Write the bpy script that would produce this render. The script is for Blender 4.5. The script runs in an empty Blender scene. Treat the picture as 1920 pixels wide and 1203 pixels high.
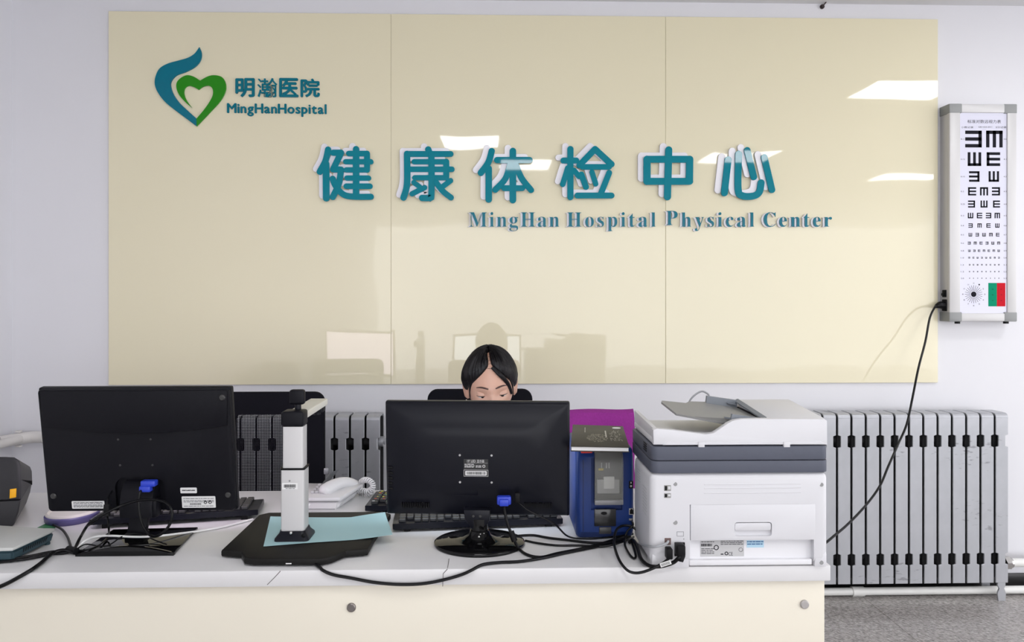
import bpy, bmesh, math, random
from math import sin, cos, pi, radians as R
from mathutils import Vector as V, Matrix as M4

random.seed(7)
S = bpy.context.scene
COL = S.collection

# ------------------------------------------------------------------ camera, sky, light, exposure
YAW, F, CAMZ = 0.026, 1387.0, 1.33
cam_data = bpy.data.cameras.new('camera')
cam = bpy.data.objects.new('camera', cam_data)
COL.objects.link(cam)
cam.location = (0, 0, CAMZ)
cam.rotation_euler = (pi / 2, 0, -YAW)
cam_data.sensor_width = 36
cam_data.lens = F / 1920 * 36
cam_data.shift_y = -(601.5 - 555) / 1920
cam_data.clip_start = 0.05
S.camera = cam

world = bpy.data.worlds.new('daylight')
S.world = world
world.use_nodes = True
bg = world.node_tree.nodes['Background']
bg.inputs['Color'].default_value = (0.97, 0.97, 1.0, 1)
bg.inputs['Strength'].default_value = 1.75
S.view_settings.view_transform = 'Standard'
S.view_settings.look = 'None'
S.view_settings.gamma = 1
S.view_settings.use_curve_mapping = False
S.view_settings.exposure = 0.97
LAMP_STRENGTH = 8.5

# ------------------------------------------------------------------ helpers
def ray(px, py):
    u, v = (px - 960) / F, (555 - py) / F
    return V((sin(YAW) + u * cos(YAW), cos(YAW) - u * sin(YAW), v))
def at(px, py, Y):            # the point seen at (px,py) that stands at distance Y into the room
    d = ray(px, py); s = Y / d.y
    return V((d.x * s, Y, CAMZ + d.z * s))
def on(px, py, z=0.75):       # the point seen at (px,py) that lies at height z
    d = ray(px, py); s = (z - CAMZ) / d.z
    return V((d.x * s, d.y * s, z))

MATS = {}
def mat(name, col, rough=0.5, metal=0.0, noise=0.0, nscale=60, bump=0.0, bscale=400, spec=0.5, emit=None, estr=0, alpha=1, coat=0, trans=0):
    if name in MATS: return MATS[name]
    m = bpy.data.materials.new(name); m.use_nodes = True
    nt = m.node_tree; b = nt.nodes['Principled BSDF']
    b.inputs['Base Color'].default_value = (*col, 1)
    b.inputs['Roughness'].default_value = rough
    b.inputs['Metallic'].default_value = metal
    b.inputs['Specular IOR Level'].default_value = spec
    b.inputs['Alpha'].default_value = alpha
    b.inputs['Coat Weight'].default_value = coat
    b.inputs['Coat Roughness'].default_value = 0.03
    b.inputs['Transmission Weight'].default_value = trans
    if emit:
        b.inputs['Emission Color'].default_value = (*emit, 1)
        b.inputs['Emission Strength'].default_value = estr
    if noise or bump:
        tc = nt.nodes.new('ShaderNodeTexCoord')
    if noise:
        n = nt.nodes.new('ShaderNodeTexNoise'); n.inputs['Scale'].default_value = nscale; n.inputs['Detail'].default_value = 4
        nt.links.new(tc.outputs['Object'], n.inputs['Vector'])
        r = nt.nodes.new('ShaderNodeMapRange'); r.inputs[3].default_value = 1 - noise; r.inputs[4].default_value = 1 + noise
        nt.links.new(n.outputs['Fac'], r.inputs[0])
        x = nt.nodes.new('ShaderNodeVectorMath'); x.operation = 'SCALE'
        x.inputs[0].default_value = col
        nt.links.new(r.outputs[0], x.inputs['Scale']); nt.links.new(x.outputs[0], b.inputs['Base Color'])
    if bump:
        n = nt.nodes.new('ShaderNodeTexNoise'); n.inputs['Scale'].default_value = bscale; n.inputs['Detail'].default_value = 3
        nt.links.new(tc.outputs['Object'], n.inputs['Vector'])
        bp = nt.nodes.new('ShaderNodeBump'); bp.inputs['Strength'].default_value = bump; bp.inputs['Distance'].default_value = 0.001
        nt.links.new(n.outputs['Fac'], bp.inputs['Height']); nt.links.new(bp.outputs[0], b.inputs['Normal'])
    MATS[name] = m
    return m

def BM(): return bmesh.new()

def rbox(bm, c, s, r=0.0, seg=2, rot=None):
    """box centred at c of size s with rounded edges r"""
    t = bmesh.new()
    bmesh.ops.create_cube(t, size=1)
    bmesh.ops.scale(t, vec=V(s), verts=t.verts)
    if r > 0:
        bmesh.ops.bevel(t, geom=t.edges[:], offset=min(r, min(s) * .49), segments=seg, affect='EDGES', profile=.5)
    if rot: bmesh.ops.rotate(t, matrix=rot, verts=t.verts)
    bmesh.ops.translate(t, vec=V(c), verts=t.verts)
    merge(bm, t)
    return bm
def box2(bm, a, b, r=0.0, seg=2):
    a, b = V(a), V(b)
    return rbox(bm, (a + b) / 2, [abs(b[i] - a[i]) for i in range(3)], r, seg)
def merge(bm, t, mtx=None):
    me = bpy.data.meshes.new('tmp')
    if mtx is not None: bmesh.ops.transform(t, matrix=mtx, verts=t.verts)
    t.to_mesh(me); t.free(); bm.from_mesh(me); bpy.data.meshes.remove(me)
def prism(bm, poly, plane, d0, d1, bev=0.0, seg=2):
    """extrude the 2-D outline poly: plane 'xz' along y, 'yz' along x, 'xy' along z, from d0 to d1"""
    t = bmesh.new()
    def P(a, b, d): return {'xz': (a, d, b), 'yz': (d, a, b), 'xy': (a, b, d)}[plane]
    va = [t.verts.new(P(a, b, d0)) for a, b in poly]
    vb = [t.verts.new(P(a, b, d1)) for a, b in poly]
    n = len(poly)
    fa = t.faces.new(va); fb = t.faces.new(vb)
    for i in range(n): t.faces.new((va[i], va[(i + 1) % n], vb[(i + 1) % n], vb[i]))
    bmesh.ops.recalc_face_normals(t, faces=t.faces)
    if bev > 0:
        es = [e for e in t.edges if e in fa.edges[:] or e in fb.edges[:]]
        bmesh.ops.bevel(t, geom=es, offset=bev, segments=seg, affect='EDGES', profile=.5)
    bmesh.ops.triangulate(t, faces=[f for f in t.faces if len(f.verts) > 4])
    merge(bm, t)
    return bm
def rrect(w, h, r, n=5, cx=0, cy=0):
    out = []
    for (sx, sy, a0) in ((1, -1, -90), (1, 1, 0), (-1, 1, 90), (-1, -1, 180)):
        for i in range(n + 1):
            a = R(a0 + 90 * i / n)
            out.append((cx + sx * (w / 2 - r) + r * cos(a), cy + sy * (h / 2 - r) + r * sin(a)))
    return out
def smooth_path(pts, k=6, closed=False):
    pts = [V(p) for p in pts]; n = len(pts); out = []
    rng = range(n if closed else n - 1)
    for i in rng:
        if closed: a, b, c, d = pts[(i - 1) % n], pts[i], pts[(i + 1) % n], pts[(i + 2) % n]
        else: a, b, c, d = pts[max(i - 1, 0)], pts[i], pts[i + 1], pts[min(i + 2, n - 1)]
        for j in range(k):
            t = j / k
            out.append(.5 * ((2 * b) + (c - a) * t + (2 * a - 5 * b + 4 * c - d) * t * t + (3 * b - a - 3 * c + d) * t ** 3))
    if not closed: out.append(pts[-1])
    return out
def tube(bm, pts, r, seg=8, k=6, smooth=True, flat=1.0):
    """round cord along pts; r a number or a list (one per smoothed point, resampled)"""
    P = smooth_path(pts, k) if smooth else [V(p) for p in pts]
    n = len(P)
    def rad(i):
        if isinstance(r, (int, float)): return r
        f = i / (n - 1) * (len(r) - 1); j = min(int(f), len(r) - 2)
        return r[j] + (r[j + 1] - r[j]) * (f - j)
    rings = []; up = None
    for i in range(n):
        d = (P[min(i + 1, n - 1)] - P[max(i - 1, 0)])
        if d.length < 1e-9: d = V((0, 0, 1))
        d.normalize()
        if up is None:
            up = d.orthogonal().normalized()
        up = (up - d * up.dot(d))
        if up.length < 1e-6: up = d.orthogonal()
        up.normalize(); sd = d.cross(up)
        rr = rad(i)
        rings.append([bm.verts.new(P[i] + up * rr * cos(2 * pi * j / seg) + sd * rr * flat * sin(2 * pi * j / seg)) for j in range(seg)])
    for i in range(n - 1):
        for j in range(seg):
            bm.faces.new((rings[i][j], rings[i][(j + 1) % seg], rings[i + 1][(j + 1) % seg], rings[i + 1][j]))
    bm.faces.new(rings[0][::-1]); bm.faces.new(rings[-1])
    return bm
def cyl(bm, a, b, r, seg=20, r2=None):
    return tube(bm, [a, b], [r, r if r2 is None else r2], seg, smooth=False)
def lathe(bm, prof, c=(0, 0, 0), seg=40, sx=1.0, sy=1.0):
    c = V(c); rings = []
    for r, z in prof:
        if r < 1e-6: rings.append([bm.verts.new(c + V((0, 0, z)))])
        else: rings.append([bm.verts.new(c + V((r * sx * cos(2 * pi * j / seg), r * sy * sin(2 * pi * j / seg), z))) for j in range(seg)])
    for a, b in zip(rings, rings[1:]):
        for j in range(seg):
            k = (j + 1) % seg
            if len(a) == 1 and len(b) == 1: continue
            if len(a) == 1: bm.faces.new((a[0], b[k], b[j]))
            elif len(b) == 1: bm.faces.new((a[j], a[k], b[0]))
            else: bm.faces.new((a[j], a[k], b[k], b[j]))
    return bm
def slab(bm, quad, thick, bev=0.0):
    """solid plate: the corner points in quad, thickened by the vector thick"""
    t = bmesh.new(); thick = V(thick)
    a = [t.verts.new(V(p)) for p in quad]; b = [t.verts.new(V(p) + thick) for p in quad]
    n = len(quad); t.faces.new(a); t.faces.new(b[::-1])
    for i in range(n): t.faces.new((a[i], b[i], b[(i + 1) % n], a[(i + 1) % n]))
    bmesh.ops.recalc_face_normals(t, faces=t.faces)
    if bev: bmesh.ops.bevel(t, geom=t.edges[:], offset=bev, segments=2, affect='EDGES', profile=.5)
    merge(bm, t); return bm
def sphere(bm, c, r, seg=16, scale=(1, 1, 1)):
    t = bmesh.new(); bmesh.ops.create_uvsphere(t, u_segments=seg, v_segments=max(6, seg * 2 // 3), radius=r)
    bmesh.ops.scale(t, vec=V(scale), verts=t.verts); bmesh.ops.translate(t, vec=V(c), verts=t.verts)
    merge(bm, t); return bm
def ev_mesh(o):
    dg = bpy.context.evaluated_depsgraph_get(); dg.update()
    return bpy.data.meshes.new_from_object(o.evaluated_get(dg))
def boolean(bm, cut):
    """bm minus cut"""
    ma, mb = bpy.data.meshes.new('a'), bpy.data.meshes.new('b')
    bm.to_mesh(ma); cut.to_mesh(mb); cut.free()
    a, b = bpy.data.objects.new('a', ma), bpy.data.objects.new('b', mb)
    COL.objects.link(a); COL.objects.link(b)
    md = a.modifiers.new('cut', 'BOOLEAN'); md.operation = 'DIFFERENCE'; md.object = b; md.solver = 'EXACT'; md.use_self = True
    me = ev_mesh(a)
    bm.clear(); bm.from_mesh(me)
    bpy.data.objects.remove(a); bpy.data.objects.remove(b)
    for m in (ma, mb, me): bpy.data.meshes.remove(m)
    return bm
def text_bm(s, size, depth=0.0, bold=0.0):
    """lettering standing in the xz plane, read from -y, origin at its baseline left"""
    c = bpy.data.curves.new('t', 'FONT'); c.body = s; c.size = size; c.extrude = depth / 2; c.offset = bold
    c.resolution_u = 3
    o = bpy.data.objects.new('t', c); COL.objects.link(o)
    me = ev_mesh(o); bpy.data.objects.remove(o); bpy.data.curves.remove(c)
    bm = bmesh.new(); bm.from_mesh(me); bpy.data.meshes.remove(me)
    for v in bm.verts:
        x, y, z = v.co; v.co = (x, -z, y)
    return bm
def bounds(bm):
    xs = [v.co.x for v in bm.verts]; zs = [v.co.z for v in bm.verts]
    return min(xs), max(xs), min(zs), max(zs)
def text_fit(bm, s, x0, x1, z0, y, depth=0.0008, size=None, bold=0.0, zh=None):
    """put lettering s between x0 and x1 with its foot at z0 on the plane y"""
    t = text_bm(s, 0.05, 0, bold)
    a, b, c, d = bounds(t)
    k = (x1 - x0) / max(b - a, 1e-6)
    kz = k if zh is None else zh / max(d - c, 1e-6)
    for v in t.verts: v.co = (x0 + (v.co.x - a) * k, y, z0 + (v.co.z - c) * kz)
    merge(bm, t); return bm
def barcode(bm, x0, x1, z0, z1, y, n=24, seed=1):
    rnd = random.Random(seed); x = x0; w = (x1 - x0) / n / 1.5
    while x < x1 - w:
        bw = w * rnd.choice((.6, .8, 1.4)); box2(bm, (x, y, z0), (x + bw, y - .0002, z1)); x += bw + w * rnd.choice((.6, .9))
    return bm
def lines(bm, x0, x1, zs, y, h=0.0012, seed=3):
    rnd = random.Random(seed)
    for z in zs:
        x = x0
        while x < x1 - .002:
            w = rnd.uniform(.003, .012); e = min(x + w, x1)
            box2(bm, (x, y, z), (e, y - .0002, z + h)); x = e + .0012
    return bm

def largest_piece(bm):
    """keep only the largest connected piece"""
    bm.verts.ensure_lookup_table(); seen = set(); best = []
    for v in bm.verts:
        if v in seen: continue
        comp = [v]; seen.add(v); st = [v]
        while st:
            x = st.pop()
            for e in x.link_edges:
                y = e.other_vert(x)
                if y not in seen: seen.add(y); st.append(y); comp.append(y)
        if len(comp) > len(best): best = comp
    keep = set(best)
    bmesh.ops.delete(bm, geom=[v for v in bm.verts if v not in keep], context='VERTS')
    return bm

def obj(name, bm, m, parent=None, angle=35, world=False):
    """link bm as ONE mesh object; a child's shape is in its thing's own coordinates (world=True: given in the room's)"""
    if world and parent is not None:
        off = parent.location.copy(); p = parent.parent
        while p: off += p.location; p = p.parent
        bmesh.ops.translate(bm, vec=-off, verts=bm.verts)
    bmesh.ops.recalc_face_normals(bm, faces=bm.faces)
    me = bpy.data.meshes.new(name); bm.to_mesh(me); bm.free()
    me.polygons.foreach_set('use_smooth', [True] * len(me.polygons))
    if angle < 179: me.set_sharp_from_angle(angle=R(angle))
    if isinstance(m, (list, tuple)):
        for q in m: me.materials.append(q)
    else: me.materials.append(m)
    o = bpy.data.objects.new(name, me); COL.objects.link(o); o.parent = parent
    return o
def thing(name, label, cat, loc=(0, 0, 0), rz=0, group=None):
    o = bpy.data.objects.new(name, None); COL.objects.link(o); o.empty_display_size = .05
    o.location = loc; o.rotation_euler = (0, 0, rz)
    return tag(o, label, cat, group)
def tag(o, label, cat, group=None):
    o['label'] = label; o['category'] = cat
    if group: o['group'] = group
    return o
def struct(name, bm, m):
    o = obj(name, bm, m); o['kind'] = 'structure'; return o
def origin(o, p):
    """move a single-mesh thing's origin to p without moving its shape"""
    p = V(p); o.data.transform(M4.Translation(-p)); o.location = p; return o
def dup(root, label, loc=None, rz=None, group=None):
    r = root.copy(); COL.objects.link(r)
    if loc is not None: r.location = loc
    if rz is not None: r.rotation_euler = (0, 0, rz)
    r['label'] = label
    if group: r['group'] = group
    for ch in list(root.children):
        c = ch.copy(); COL.objects.link(c); c.parent = r
        for g in ch.children:
            d = g.copy(); COL.objects.link(d); d.parent = c
    return r

# ------------------------------------------------------------------ materials
WALLW = mat('white_wall_paint', (.74, .74, .775), .55, noise=.02, nscale=3, bump=.06, bscale=90)
CEIL = mat('ceiling_white', (.75, .75, .76), .7)
CREAM = mat('cream_acrylic', (.79, .735, .54), .03, spec=.5)
CREAMFRONT = mat('cream_laminate', (.735, .69, .585), .3)
TEAL = mat('teal_acrylic', (.0, .205, .275), .03, spec=.3)
TEALDK = mat('blue_teal_acrylic', (.002, .16, .225), .12, spec=.25)
BLUETEAL = mat('emblem_blue', (.0, .16, .24), .1, spec=.3)
GREEN = mat('emblem_green', (.02, .25, .008), .1, spec=.3)
LETWHITE = mat('white_acrylic', (.80, .79, .84), .2)
COUNTER = mat('grey_white_worktop', (.67, .665, .675), .28, noise=.04, nscale=5)
BLK = mat('black_plastic', (.006, .006, .009), .45, bump=.25, bscale=900, spec=.16)
BLKG = mat('gloss_black_plastic', (.003, .003, .0035), .06, spec=.3)
BLKS = mat('satin_black_plastic', (.006, .0065, .011), .3, spec=.2)
RUB = mat('black_rubber', (.006, .006, .007), .5, spec=.15)
CORD = mat('black_cord', (.004, .004, .005), .35, spec=.2)
WHITEP = mat('white_plastic', (.655, .655, .685), .38)
GREYP = mat('slate_grey_plastic', (.095, .103, .135), .5, bump=.15, bscale=900, spec=.25)
LABELW = mat('white_label', (.78, .78, .78), .5)
INK = mat('black_ink', (.012, .012, .018), .6, spec=.08)
INKG = mat('grey_ink', (.25, .25, .26), .5)
ALU = mat('brushed_aluminium', (.60, .595, .60), .42, metal=.15)
CHROME = mat('steel', (.55, .54, .53), .25, metal=1)
IRONSHADE = mat('shaded_bare_iron', (.035, .035, .037), .7, spec=.2)  # unpainted iron, its colour darkened to paint in the shade between the fins
RADP = mat('silver_radiator_paint', (.42, .43, .46), .38, metal=.35, noise=.16, nscale=11)
nt = RADP.node_tree; pb = nt.nodes['Principled BSDF']      # worn, scuffed paint
lk = pb.inputs['Base Color'].links[0]; src = lk.from_socket
tcs = nt.nodes.new('ShaderNodeTexCoord'); mps = nt.nodes.new('ShaderNodeMapping'); mps.inputs['Scale'].default_value = (22, 1, 75); ns = nt.nodes.new('ShaderNodeTexNoise'); ns.inputs['Scale'].default_value = 1; ns.inputs['Detail'].default_value = 5
oi = nt.nodes.new('ShaderNodeObjectInfo'); ad = nt.nodes.new('ShaderNodeVectorMath'); ad.operation = 'ADD'
nt.links.new(tcs.outputs['Object'], ad.inputs[0]); nt.links.new(oi.outputs['Location'], ad.inputs[1]); nt.links.new(ad.outputs[0], mps.inputs[0]); nt.links.new(mps.outputs[0], ns.inputs['Vector'])
n2 = nt.nodes.new('ShaderNodeTexNoise'); n2.inputs['Scale'].default_value = 3.4; nt.links.new(ad.outputs[0], n2.inputs['Vector'])
mu = nt.nodes.new('ShaderNodeMath'); mu.operation = 'MULTIPLY'; nt.links.new(ns.outputs['Fac'], mu.inputs[0]); nt.links.new(n2.outputs['Fac'], mu.inputs[1])
rs = nt.nodes.new('ShaderNodeMapRange'); rs.inputs[1].default_value = .365; rs.inputs[2].default_value = .42; rs.inputs[4].default_value = .5; nt.links.new(mu.outputs[0], rs.inputs[0])
mxr = nt.nodes.new('ShaderNodeMix'); mxr.data_type = 'RGBA'; mxr.inputs[7].default_value = (.10, .10, .105, 1)
nt.links.new(rs.outputs[0], mxr.inputs[0]); nt.links.new(src, mxr.inputs[6]); nt.links.new(mxr.outputs[2], pb.inputs['Base Color'])
PIPEW = mat('white_pipe', (.78, .78, .76), .35)
BLUEPLUG = mat('blue_plug', (.02, .05, .50), .35)
# ------------------------------------------------------------------ the room
WY, FZ, CZ = 3.26, 0.03, 2.632
fm = bpy.data.materials.new('granite_floor_tile'); fm.use_nodes = True
nt = fm.node_tree; pb = nt.nodes['Principled BSDF']
tc = nt.nodes.new('ShaderNodeTexCoord')
mp = nt.nodes.new('ShaderNodeMapping'); mp.inputs['Scale'].default_value = (1, 1, 1); mp.inputs['Rotation'].default_value = (0, 0, .6)
nt.links.new(tc.outputs['Object'], mp.inputs['Vector'])
n1 = nt.nodes.new('ShaderNodeTexNoise'); n1.inputs['Scale'].default_value = 75; n1.inputs['Detail'].default_value = 8; n1.inputs['Roughness'].default_value = .8
mp2 = nt.nodes.new('ShaderNodeMapping'); mp2.inputs['Scale'].default_value = (1.0, 2.4, 1)
nt.links.new(mp.outputs[0], mp2.inputs['Vector']); nt.links.new(mp2.outputs[0], n1.inputs['Vector'])
cr = nt.nodes.new('ShaderNodeValToRGB')
cr.color_ramp.elements[0].position = .38; cr.color_ramp.elements[0].color = (.10, .092, .09, 1)
cr.color_ramp.elements[1].position = .64; cr.color_ramp.elements[1].color = (.64, .60, .58, 1)
nt.links.new(n1.outputs['Fac'], cr.inputs[0])
bk = nt.nodes.new('ShaderNodeTexBrick'); bk.offset = 0; bk.inputs['Scale'].default_value = 1
bk.inputs['Brick Width'].default_value = .8; bk.inputs['Row Height'].default_value = .8; bk.inputs['Mortar Size'].default_value = .0015
bk.inputs['Color1'].default_value = (1, 1, 1, 1); bk.inputs['Color2'].default_value = (1, 1, 1, 1); bk.inputs['Mortar'].default_value = (.45, .42, .4, 1)
nt.links.new(tc.outputs['Object'], bk.inputs['Vector'])
mx = nt.nodes.new('ShaderNodeMix'); mx.data_type = 'RGBA'; mx.blend_type = 'MULTIPLY'; mx.inputs[0].default_value = 1
nt.links.new(cr.outputs[0], mx.inputs[6]); nt.links.new(bk.outputs['Color'], mx.inputs[7]); nt.links.new(mx.outputs[2], pb.inputs['Base Color'])
pb.inputs['Roughness'].default_value = .22
XL, XR, YB = -2.083, 7.5, -7.0
struct('floor', box2(BM(), (XL - .1, YB, FZ - .1), (XR, WY + .1, FZ)), fm)
struct('ceiling', box2(BM(), (XL - .1, YB, CZ), (XR, WY + .1, CZ + .1)), CEIL)
struct('wall_back', box2(BM(), (XL - .1, WY, FZ - .1), (XR, WY + .1, CZ + .1)), WALLW)
struct('wall_left', box2(BM(), (XL - .1, YB, FZ - .1), (XL, WY, CZ + .1)), WALLW)
struct('baseboard_back', box2(BM(), (XL, WY - .012, FZ), (XR, WY, FZ + .06), .003), mat('black_baseboard', (.015, .015, .016), .3))
# recessed ceiling lamps (mirrored in the glossy sign panels; the last, unseen ones are added light)
LAMP = mat('lamp_diffuser', (.9, .9, .9), .5, emit=(1, 1, 1), estr=LAMP_STRENGTH)
FRAMEW = mat('lamp_frame', (.8, .8, .8), .4)
lamps = [('on the right nearest the sign wall', 2.30, 2.86, 1.74, 2.14), ('above the middle of the desk', -.42, .05, .08, .61), ('behind the camera near the middle', .08, .57, -1.10, -.55),
         ('above the right half, second from the sign wall', 1.95, 2.60, -.63, -.04), ('far right at the back', 4.2, 4.9, -1.7, -1.25),
         ('at the far right of the room by the sign wall', 4.6, 5.16, 1.74, 2.14), ('far right, second from the sign wall', 4.6, 5.2, .08, .61)]
for lab, x0, x1, y0, y1 in lamps:
    t = thing('ceiling_light', 'square recessed ceiling light ' + lab, 'ceiling light', ((x0 + x1) / 2, (y0 + y1) / 2, CZ), 0, 'square ceiling lights')
    b = BM(); w, h = (x1 - x0) / 2, (y1 - y0) / 2
    for a in ((-w - .02, -h - .02, w + .02, -h), (-w - .02, h, w + .02, h + .02), (-w - .02, -h, -w, h), (w, -h, w + .02, h)):
        box2(b, (a[0], a[1], -.012), (a[2], a[3], 0))
    obj('frame', b, FRAMEW, t)
    obj('diffuser', box2(BM(), (-w, -h, -.008), (w, h, -.002)), LAMP, t)

# ------------------------------------------------------------------ glossy sign panels
PY = WY - .012                      # the face of the panels
pxs = [(203, 733), (733, 1248), (1248, 1759)]
edge = {x: at(x, 400, PY).x for x in (203, 733, 1248, 1759)}
ztop, zbot = at(960, 28, PY).z, at(960, 719.5, PY).z
for (a, c), lab in zip(pxs, ('glossy cream wall panel on the left, behind the heart emblem', 'glossy cream wall panel in the middle, between the two seams', 'glossy cream wall panel on the right, beside the eye chart')):
    g = .0004
    o = obj('acrylic_wall_panel', box2(BM(), (edge[a] + g, PY, zbot), (edge[c] - g, WY - .0005, ztop), .0015, 1), CREAM)
    nn = CREAM.node_tree
    tag(o, lab, 'wall panel', 'cream acrylic wall panels'); origin(o, ((edge[a] + edge[c]) / 2, PY, zbot))
# slight waviness of the acrylic sheets
nt = CREAM.node_tree
tcn = nt.nodes.new('ShaderNodeTexCoord'); nz = nt.nodes.new('ShaderNodeTexNoise'); nz.inputs['Scale'].default_value = 2.2; nz.inputs['Detail'].default_value = 1
bp = nt.nodes.new('ShaderNodeBump'); bp.inputs['Strength'].default_value = .12; bp.inputs['Distance'].default_value = .02
nt.links.new(tcn.outputs['Object'], nz.inputs['Vector']); nt.links.new(nz.outputs['Fac'], bp.inputs['Height']); nt.links.new(bp.outputs[0], nt.nodes['Principled BSDF'].inputs['Normal'])

# ------------------------------------------------------------------ emblem
def LZ(X, Y): p = at(260 + X / 4.8, 70 + Y / 4.8, PY); return (p.x, p.z)
def outline(runs):
    out = []
    for run in runs:
        q = smooth_path([V((x, y, 0)) for x, y in run], 5)
        out += [LZ(p.x, p.y) for p in q[:-1]]
    return out
em = thing('heart_emblem', 'blue swoosh and green heart emblem at the top left of the cream panels', 'emblem', (LZ(527, 803)[0], PY, LZ(527, 803)[1]))
sw = outline([[(552, 92), (572, 150), (560, 215), (510, 272), (430, 315), (350, 345), (305, 390), (295, 440), (318, 512), (372, 590), (450, 665), (525, 733)],
              [(525, 733), (527, 803)],
              [(527, 803), (440, 737), (330, 655), (240, 580), (180, 500), (153, 430), (158, 360), (195, 285), (270, 240), (370, 212), (450, 188), (510, 150), (552, 92)]])
ht = outline([[(528, 803), (640, 685), (740, 575), (785, 490), (787, 415), (755, 362), (690, 345), (630, 355), (560, 393)],
              [(560, 393), (500, 357), (440, 345), (385, 370), (350, 410), (347, 460), (370, 520), (420, 580), (485, 637)],
              [(485, 637), (440, 575), (415, 515), (420, 465), (455, 440), (500, 450), (545, 475)],
              [(545, 475), (590, 445), (640, 440), (672, 470), (672, 525), (640, 590), (590, 660), (526, 735)],
              [(526, 735), (528, 803)]])
obj('swoosh', prism(BM(), sw, 'xz', PY - .008, PY - .0003), BLUETEAL, em, world=True)
obj('heart', prism(BM(), ht, 'xz', PY - .0082, PY - .0003), GREEN, em, world=True)

# ------------------------------------------------------------------ small lettering beside the emblem
def place_glyph(ch, px0, px1, pytop, pybot, y0, depth, bold=0.0, world_font=None):
    """one raised character filling the pixel box, as a mesh from y0-depth to y0"""
    t = text_bm(ch, .1, .02)
    for i, (ox, oz) in enumerate(((1, 0), (-1, 0), (0, 1), (0, -1))):
        q = text_bm(ch, .1, .02)
        for v in q.verts: v.co += V((ox * bold, -.0002 * (i + 1), oz * bold))
        merge(t, q)
    a, b, c, d = bounds(t)
    p, q = at(px0, pybot, y0), at(px1, pytop, y0)
    for v in t.verts:
        v.co = (p.x + (v.co.x - a) / (b - a) * (q.x - p.x), y0 - depth * (.5 - v.co.y / .02), p.z + (v.co.z - c) / (d - c) * (q.z - p.z))
    return t
for ch, a, c, e, lab in (('明', 442, 478, 0, 'first'), ('瀚', 483, 520, 0, 'second'), ('医', 524, 560, 0, 'third'), ('院', 564, 600, 0, 'fourth')):
    o = obj('small_sign_character', place_glyph(ch, a, c, 147 if ch != '院' else 148, 182.5, PY - .0003, .006, .0007 if ch == '瀚' else .0026), TEALDK)
    tag(o, f'small blue raised character {ch}, {lab} in the short line beside the heart emblem', 'sign letter', 'small blue characters beside the emblem')
    origin(o, at((a + c) / 2, 182, PY))
def word_glyphs(word, px0, px1, size, bold, style=None, xs=1.0):
    gl = [text_bm((style(c) if style else c), size, .02, bold) for c in word]
    for g in gl:
        for v in g.verts: v.co.x *= xs
    bs = [bounds(g) for g in gl]
    W = at(px1, 410, PY).x - at(px0, 410, PY).x
    gap = (W - sum(b[1] - b[0] for b in bs)) / (len(word) - 1)
    x = at(px0, 410, PY).x; out = []
    for g, b in zip(gl, bs):
        out.append((g, x - b[0], x, x + b[1] - b[0])); x += b[1] - b[0] + gap
    return out
ORD = ['first', 'second', 'third', 'fourth', 'fifth', 'sixth', 'seventh', 'eighth', 'ninth', 'tenth', 'eleventh', 'twelfth', 'thirteenth', 'fourteenth', 'fifteenth']
zb0, zb1 = at(427, 211.5, PY).z, at(612, 213.5, PY).z
gs = word_glyphs('MingHanHospital', 427, 612, .0585, .0)
for i, (g, dx, xa, xb) in enumerate(gs):
    zb = zb0 + (zb1 - zb0) * i / 14
    base = g.copy()
    for j, (ox, oz) in enumerate(((.0016, 0), (-.0016, 0), (0, .0012), (0, -.0012))):
        q = base.copy()
        for v in q.verts: v.co += V((ox, -.0002 * (j + 1), oz))
        merge(g, q)
    base.free()
    for v in g.verts: v.co = (v.co.x + dx, PY - .0003 - .005 * (.5 - v.co.y / .02), v.co.z + zb)
    o = obj('small_sign_letter', g, TEALDK)
    tag(o, f'small blue Latin letter {"MingHanHospital"[i]}, {ORD[i]} of the line under the four small blue characters', 'sign letter', 'small blue Latin letters beside the emblem')
    origin(o, ((xa + xb) / 2, PY, zb))

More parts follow.
